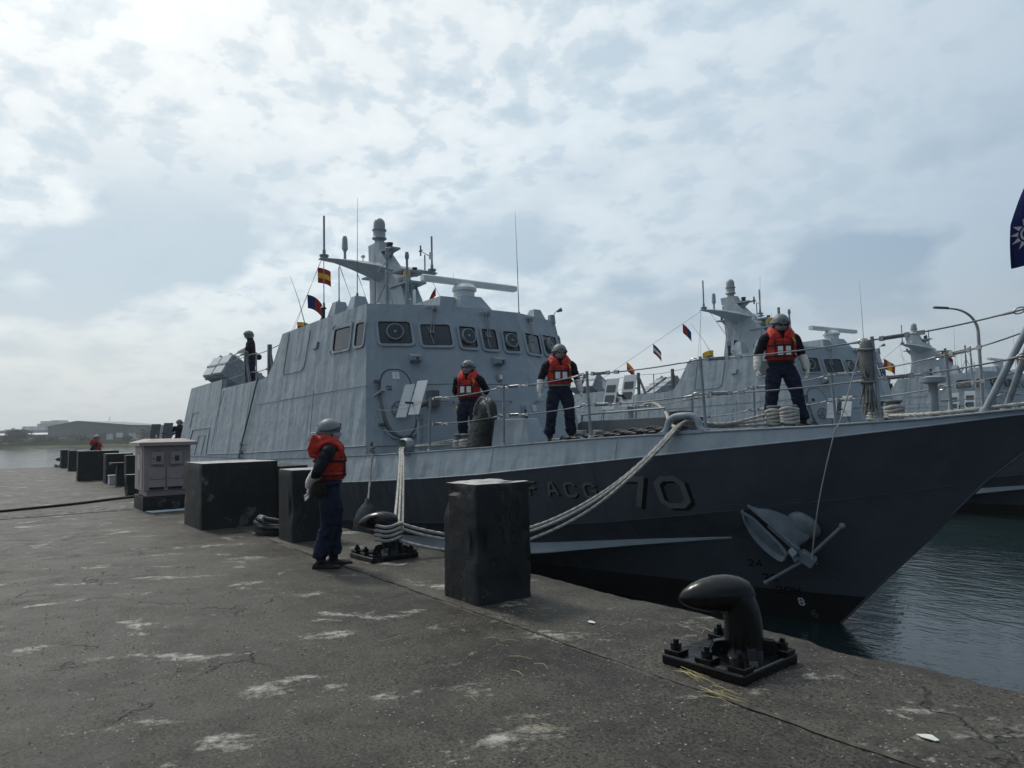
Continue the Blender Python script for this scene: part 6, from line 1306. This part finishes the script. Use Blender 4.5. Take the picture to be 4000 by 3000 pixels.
# ---- street lamp on the pier between the outer boats
M_pole=mat('galvanised_pole',(.33,.34,.34),.5,.4,metal=.3,var=.12,vscale=6)
D_=34.0; X_=(3836-2000)/2773*D_; base=at(X_,D_,WATER+.9)
mb=MB(); mb.box((base.x-14,base.y-1.4,WATER-1),(base.x+16,base.y+1.4,WATER+.9)); struct(mb.build('pier_ground',M_quay))
L=thing('street_lamp',base,'tall curved street lamp post behind the bow rail','street lamp')
hp_=8.25; mb=MB(); P=[base,base+V(0,0,2),base+V(0,0,4.6),base+V(0,0,hp_*.73)]+[base+V(0,0,hp_*.73)+VR*(-2.35*(1-math.cos(a))*0.0-1.45*(t**1.9))+V(0,0,1.15*math.sin(t*math.pi/2)) for t,a in [(i/10,i/10*1.5) for i in range(1,11)]]
mb.tube(P,[lerp(.085,.04,i/(len(P)-1)) for i in range(len(P))],10); mb.build('post',M_pole,L,smooth=80)
e=P[-1]; mb=MB(); mb.obox(e+VR*-.28+V(0,0,.04),VR*.34+V(0,0,-.02),VF*.09,V(0,0,.05)); mb.build('lamp_head',M_dfit,L,bevel=.02)
# ================================================================ litter on the quay
M_straw=mat('dry_straw',(.50,.42,.22),.8,.2,var=.2,vscale=30)
rnd=random.Random(11)
def straw(cx,cy,n,spread,label,L=(.08,.22),ang=None):
    S=thing('dry_grass',V(cx,cy,0),label,'straw','bits of dry grass on the quay')
    for i in range(n):
        a=rnd.uniform(0,6.28) if ang is None else ang+rnd.gauss(0,.28); l=rnd.uniform(*L); p=V(cx+rnd.gauss(0,spread),cy+rnd.gauss(0,spread*.6),.012+rnd.uniform(0,.012)); d=V(math.cos(a),math.sin(a),0); q=V(-d.y,d.x,0)*rnd.uniform(-.04,.04)
        mb=MB(); mb.tube([p-d*l*.5,p+q*.7+V(0,0,.006+.01*rnd.random()),p+d*l*.5],[.0016,.0022,.001],5); mb.build('blade',M_straw,S)
straw(-3.05,3.60,7,.05,'tuft of dry grass lying left of the nearest bollard base',(.10,.28),-.05)
straw(-2.72,3.44,8,.05,'strands of dry grass in front of the nearest bollard plate',(.15,.34),.02)
straw(-3.0,2.35,7,.05,'short dry grass bits in the crack in the foreground',(.05,.12),.5)
straw(-3.6,2.30,1,.0,'single short dry stem in the foreground apron',(.10,.12))
straw(-5.0,2.55,2,.06,'two dry stems on the apron left of the tall block',(.12,.2))
straw(-3.9,2.9,3,.12,'three thin dry stems on the apron before the tall block',(.08,.2),.3)
straw(-4.6,3.05,3,.18,'loose pale stems next to the joint line',(.1,.2))
straw(-3.5,4.35,3,.16,'pale twigs near the edge behind the nearest bollard',(.08,.16))
# torn paper scraps
M_paper=mat('paper_scrap',(.62,.62,.60),.8,.2)
for k,(x,y,s_,lab) in enumerate(((-1.72,3.78,.035,'white crumpled scrap on the right of the foreground apron'),(-4.35,3.95,.03,'white round scrap between the tall block and the nearest bollard'))):
    mb=MB(); P=[V(x+s_*rnd.uniform(.7,1.2)*math.cos(a)*1.4,y+s_*rnd.uniform(.6,1.1)*math.sin(a),.010+.006*rnd.random()) for a in [2*math.pi*j/9 for j in range(9)]]; mb.prism(P,V(0,0,.003)); tag(mb.build('paper_scrap',M_paper),lab,'scrap')
# stone chips: too many to count
mb=MB(); M_chip=leaf_material('stone_chips',(.13,.122,.105)); 
for _ in range(9000):
    x=-1.2-abs(rnd.gauss(0,1))*5.5; y=rnd.uniform(-4.5,4.8); 
    if y>4.75 or abs(y-JOINT)<.05: continue
    s_=(.0018+.009*rnd.random()**4)*(1.3 if x<-5 else 1); a=rnd.uniform(0,3.14); c=V(x,y,.004 if y<JOINT else .008); d=V(math.cos(a),math.sin(a),0)*s_; e=V(-math.sin(a),math.cos(a),0)*s_*rnd.uniform(.4,.9); h=V(0,0,s_*.5)
    mb.add([c-d,c-e,c+d,c+e,c+h],[(0,1,4),(1,2,4),(2,3,4),(3,0,4)])
stuff(mb.build('stone_chips',M_chip),'loose stone chips scattered over the quay')

# ================================================================ the humid air over the harbour
hm=bpy.data.materials.new('haze_air'); hm.use_nodes=True; hm.node_tree.nodes.clear(); ht_=NT(hm.node_tree)
pv=ht_.n('ShaderNodeVolumePrincipled'); pv.inputs['Color'].default_value=(.90,.94,.97,1); pv.inputs['Density'].default_value=.0005; pv.inputs['Anisotropy'].default_value=.35
oo=ht_.n('ShaderNodeOutputMaterial'); ht_.put(oo.inputs['Volume'],pv.outputs[0])
mb=MB(); mb.box((-1600,-1600,WATER-2.2),(1600,1600,30)); stuff(mb.build('haze',hm),'thin humid haze over the harbour')
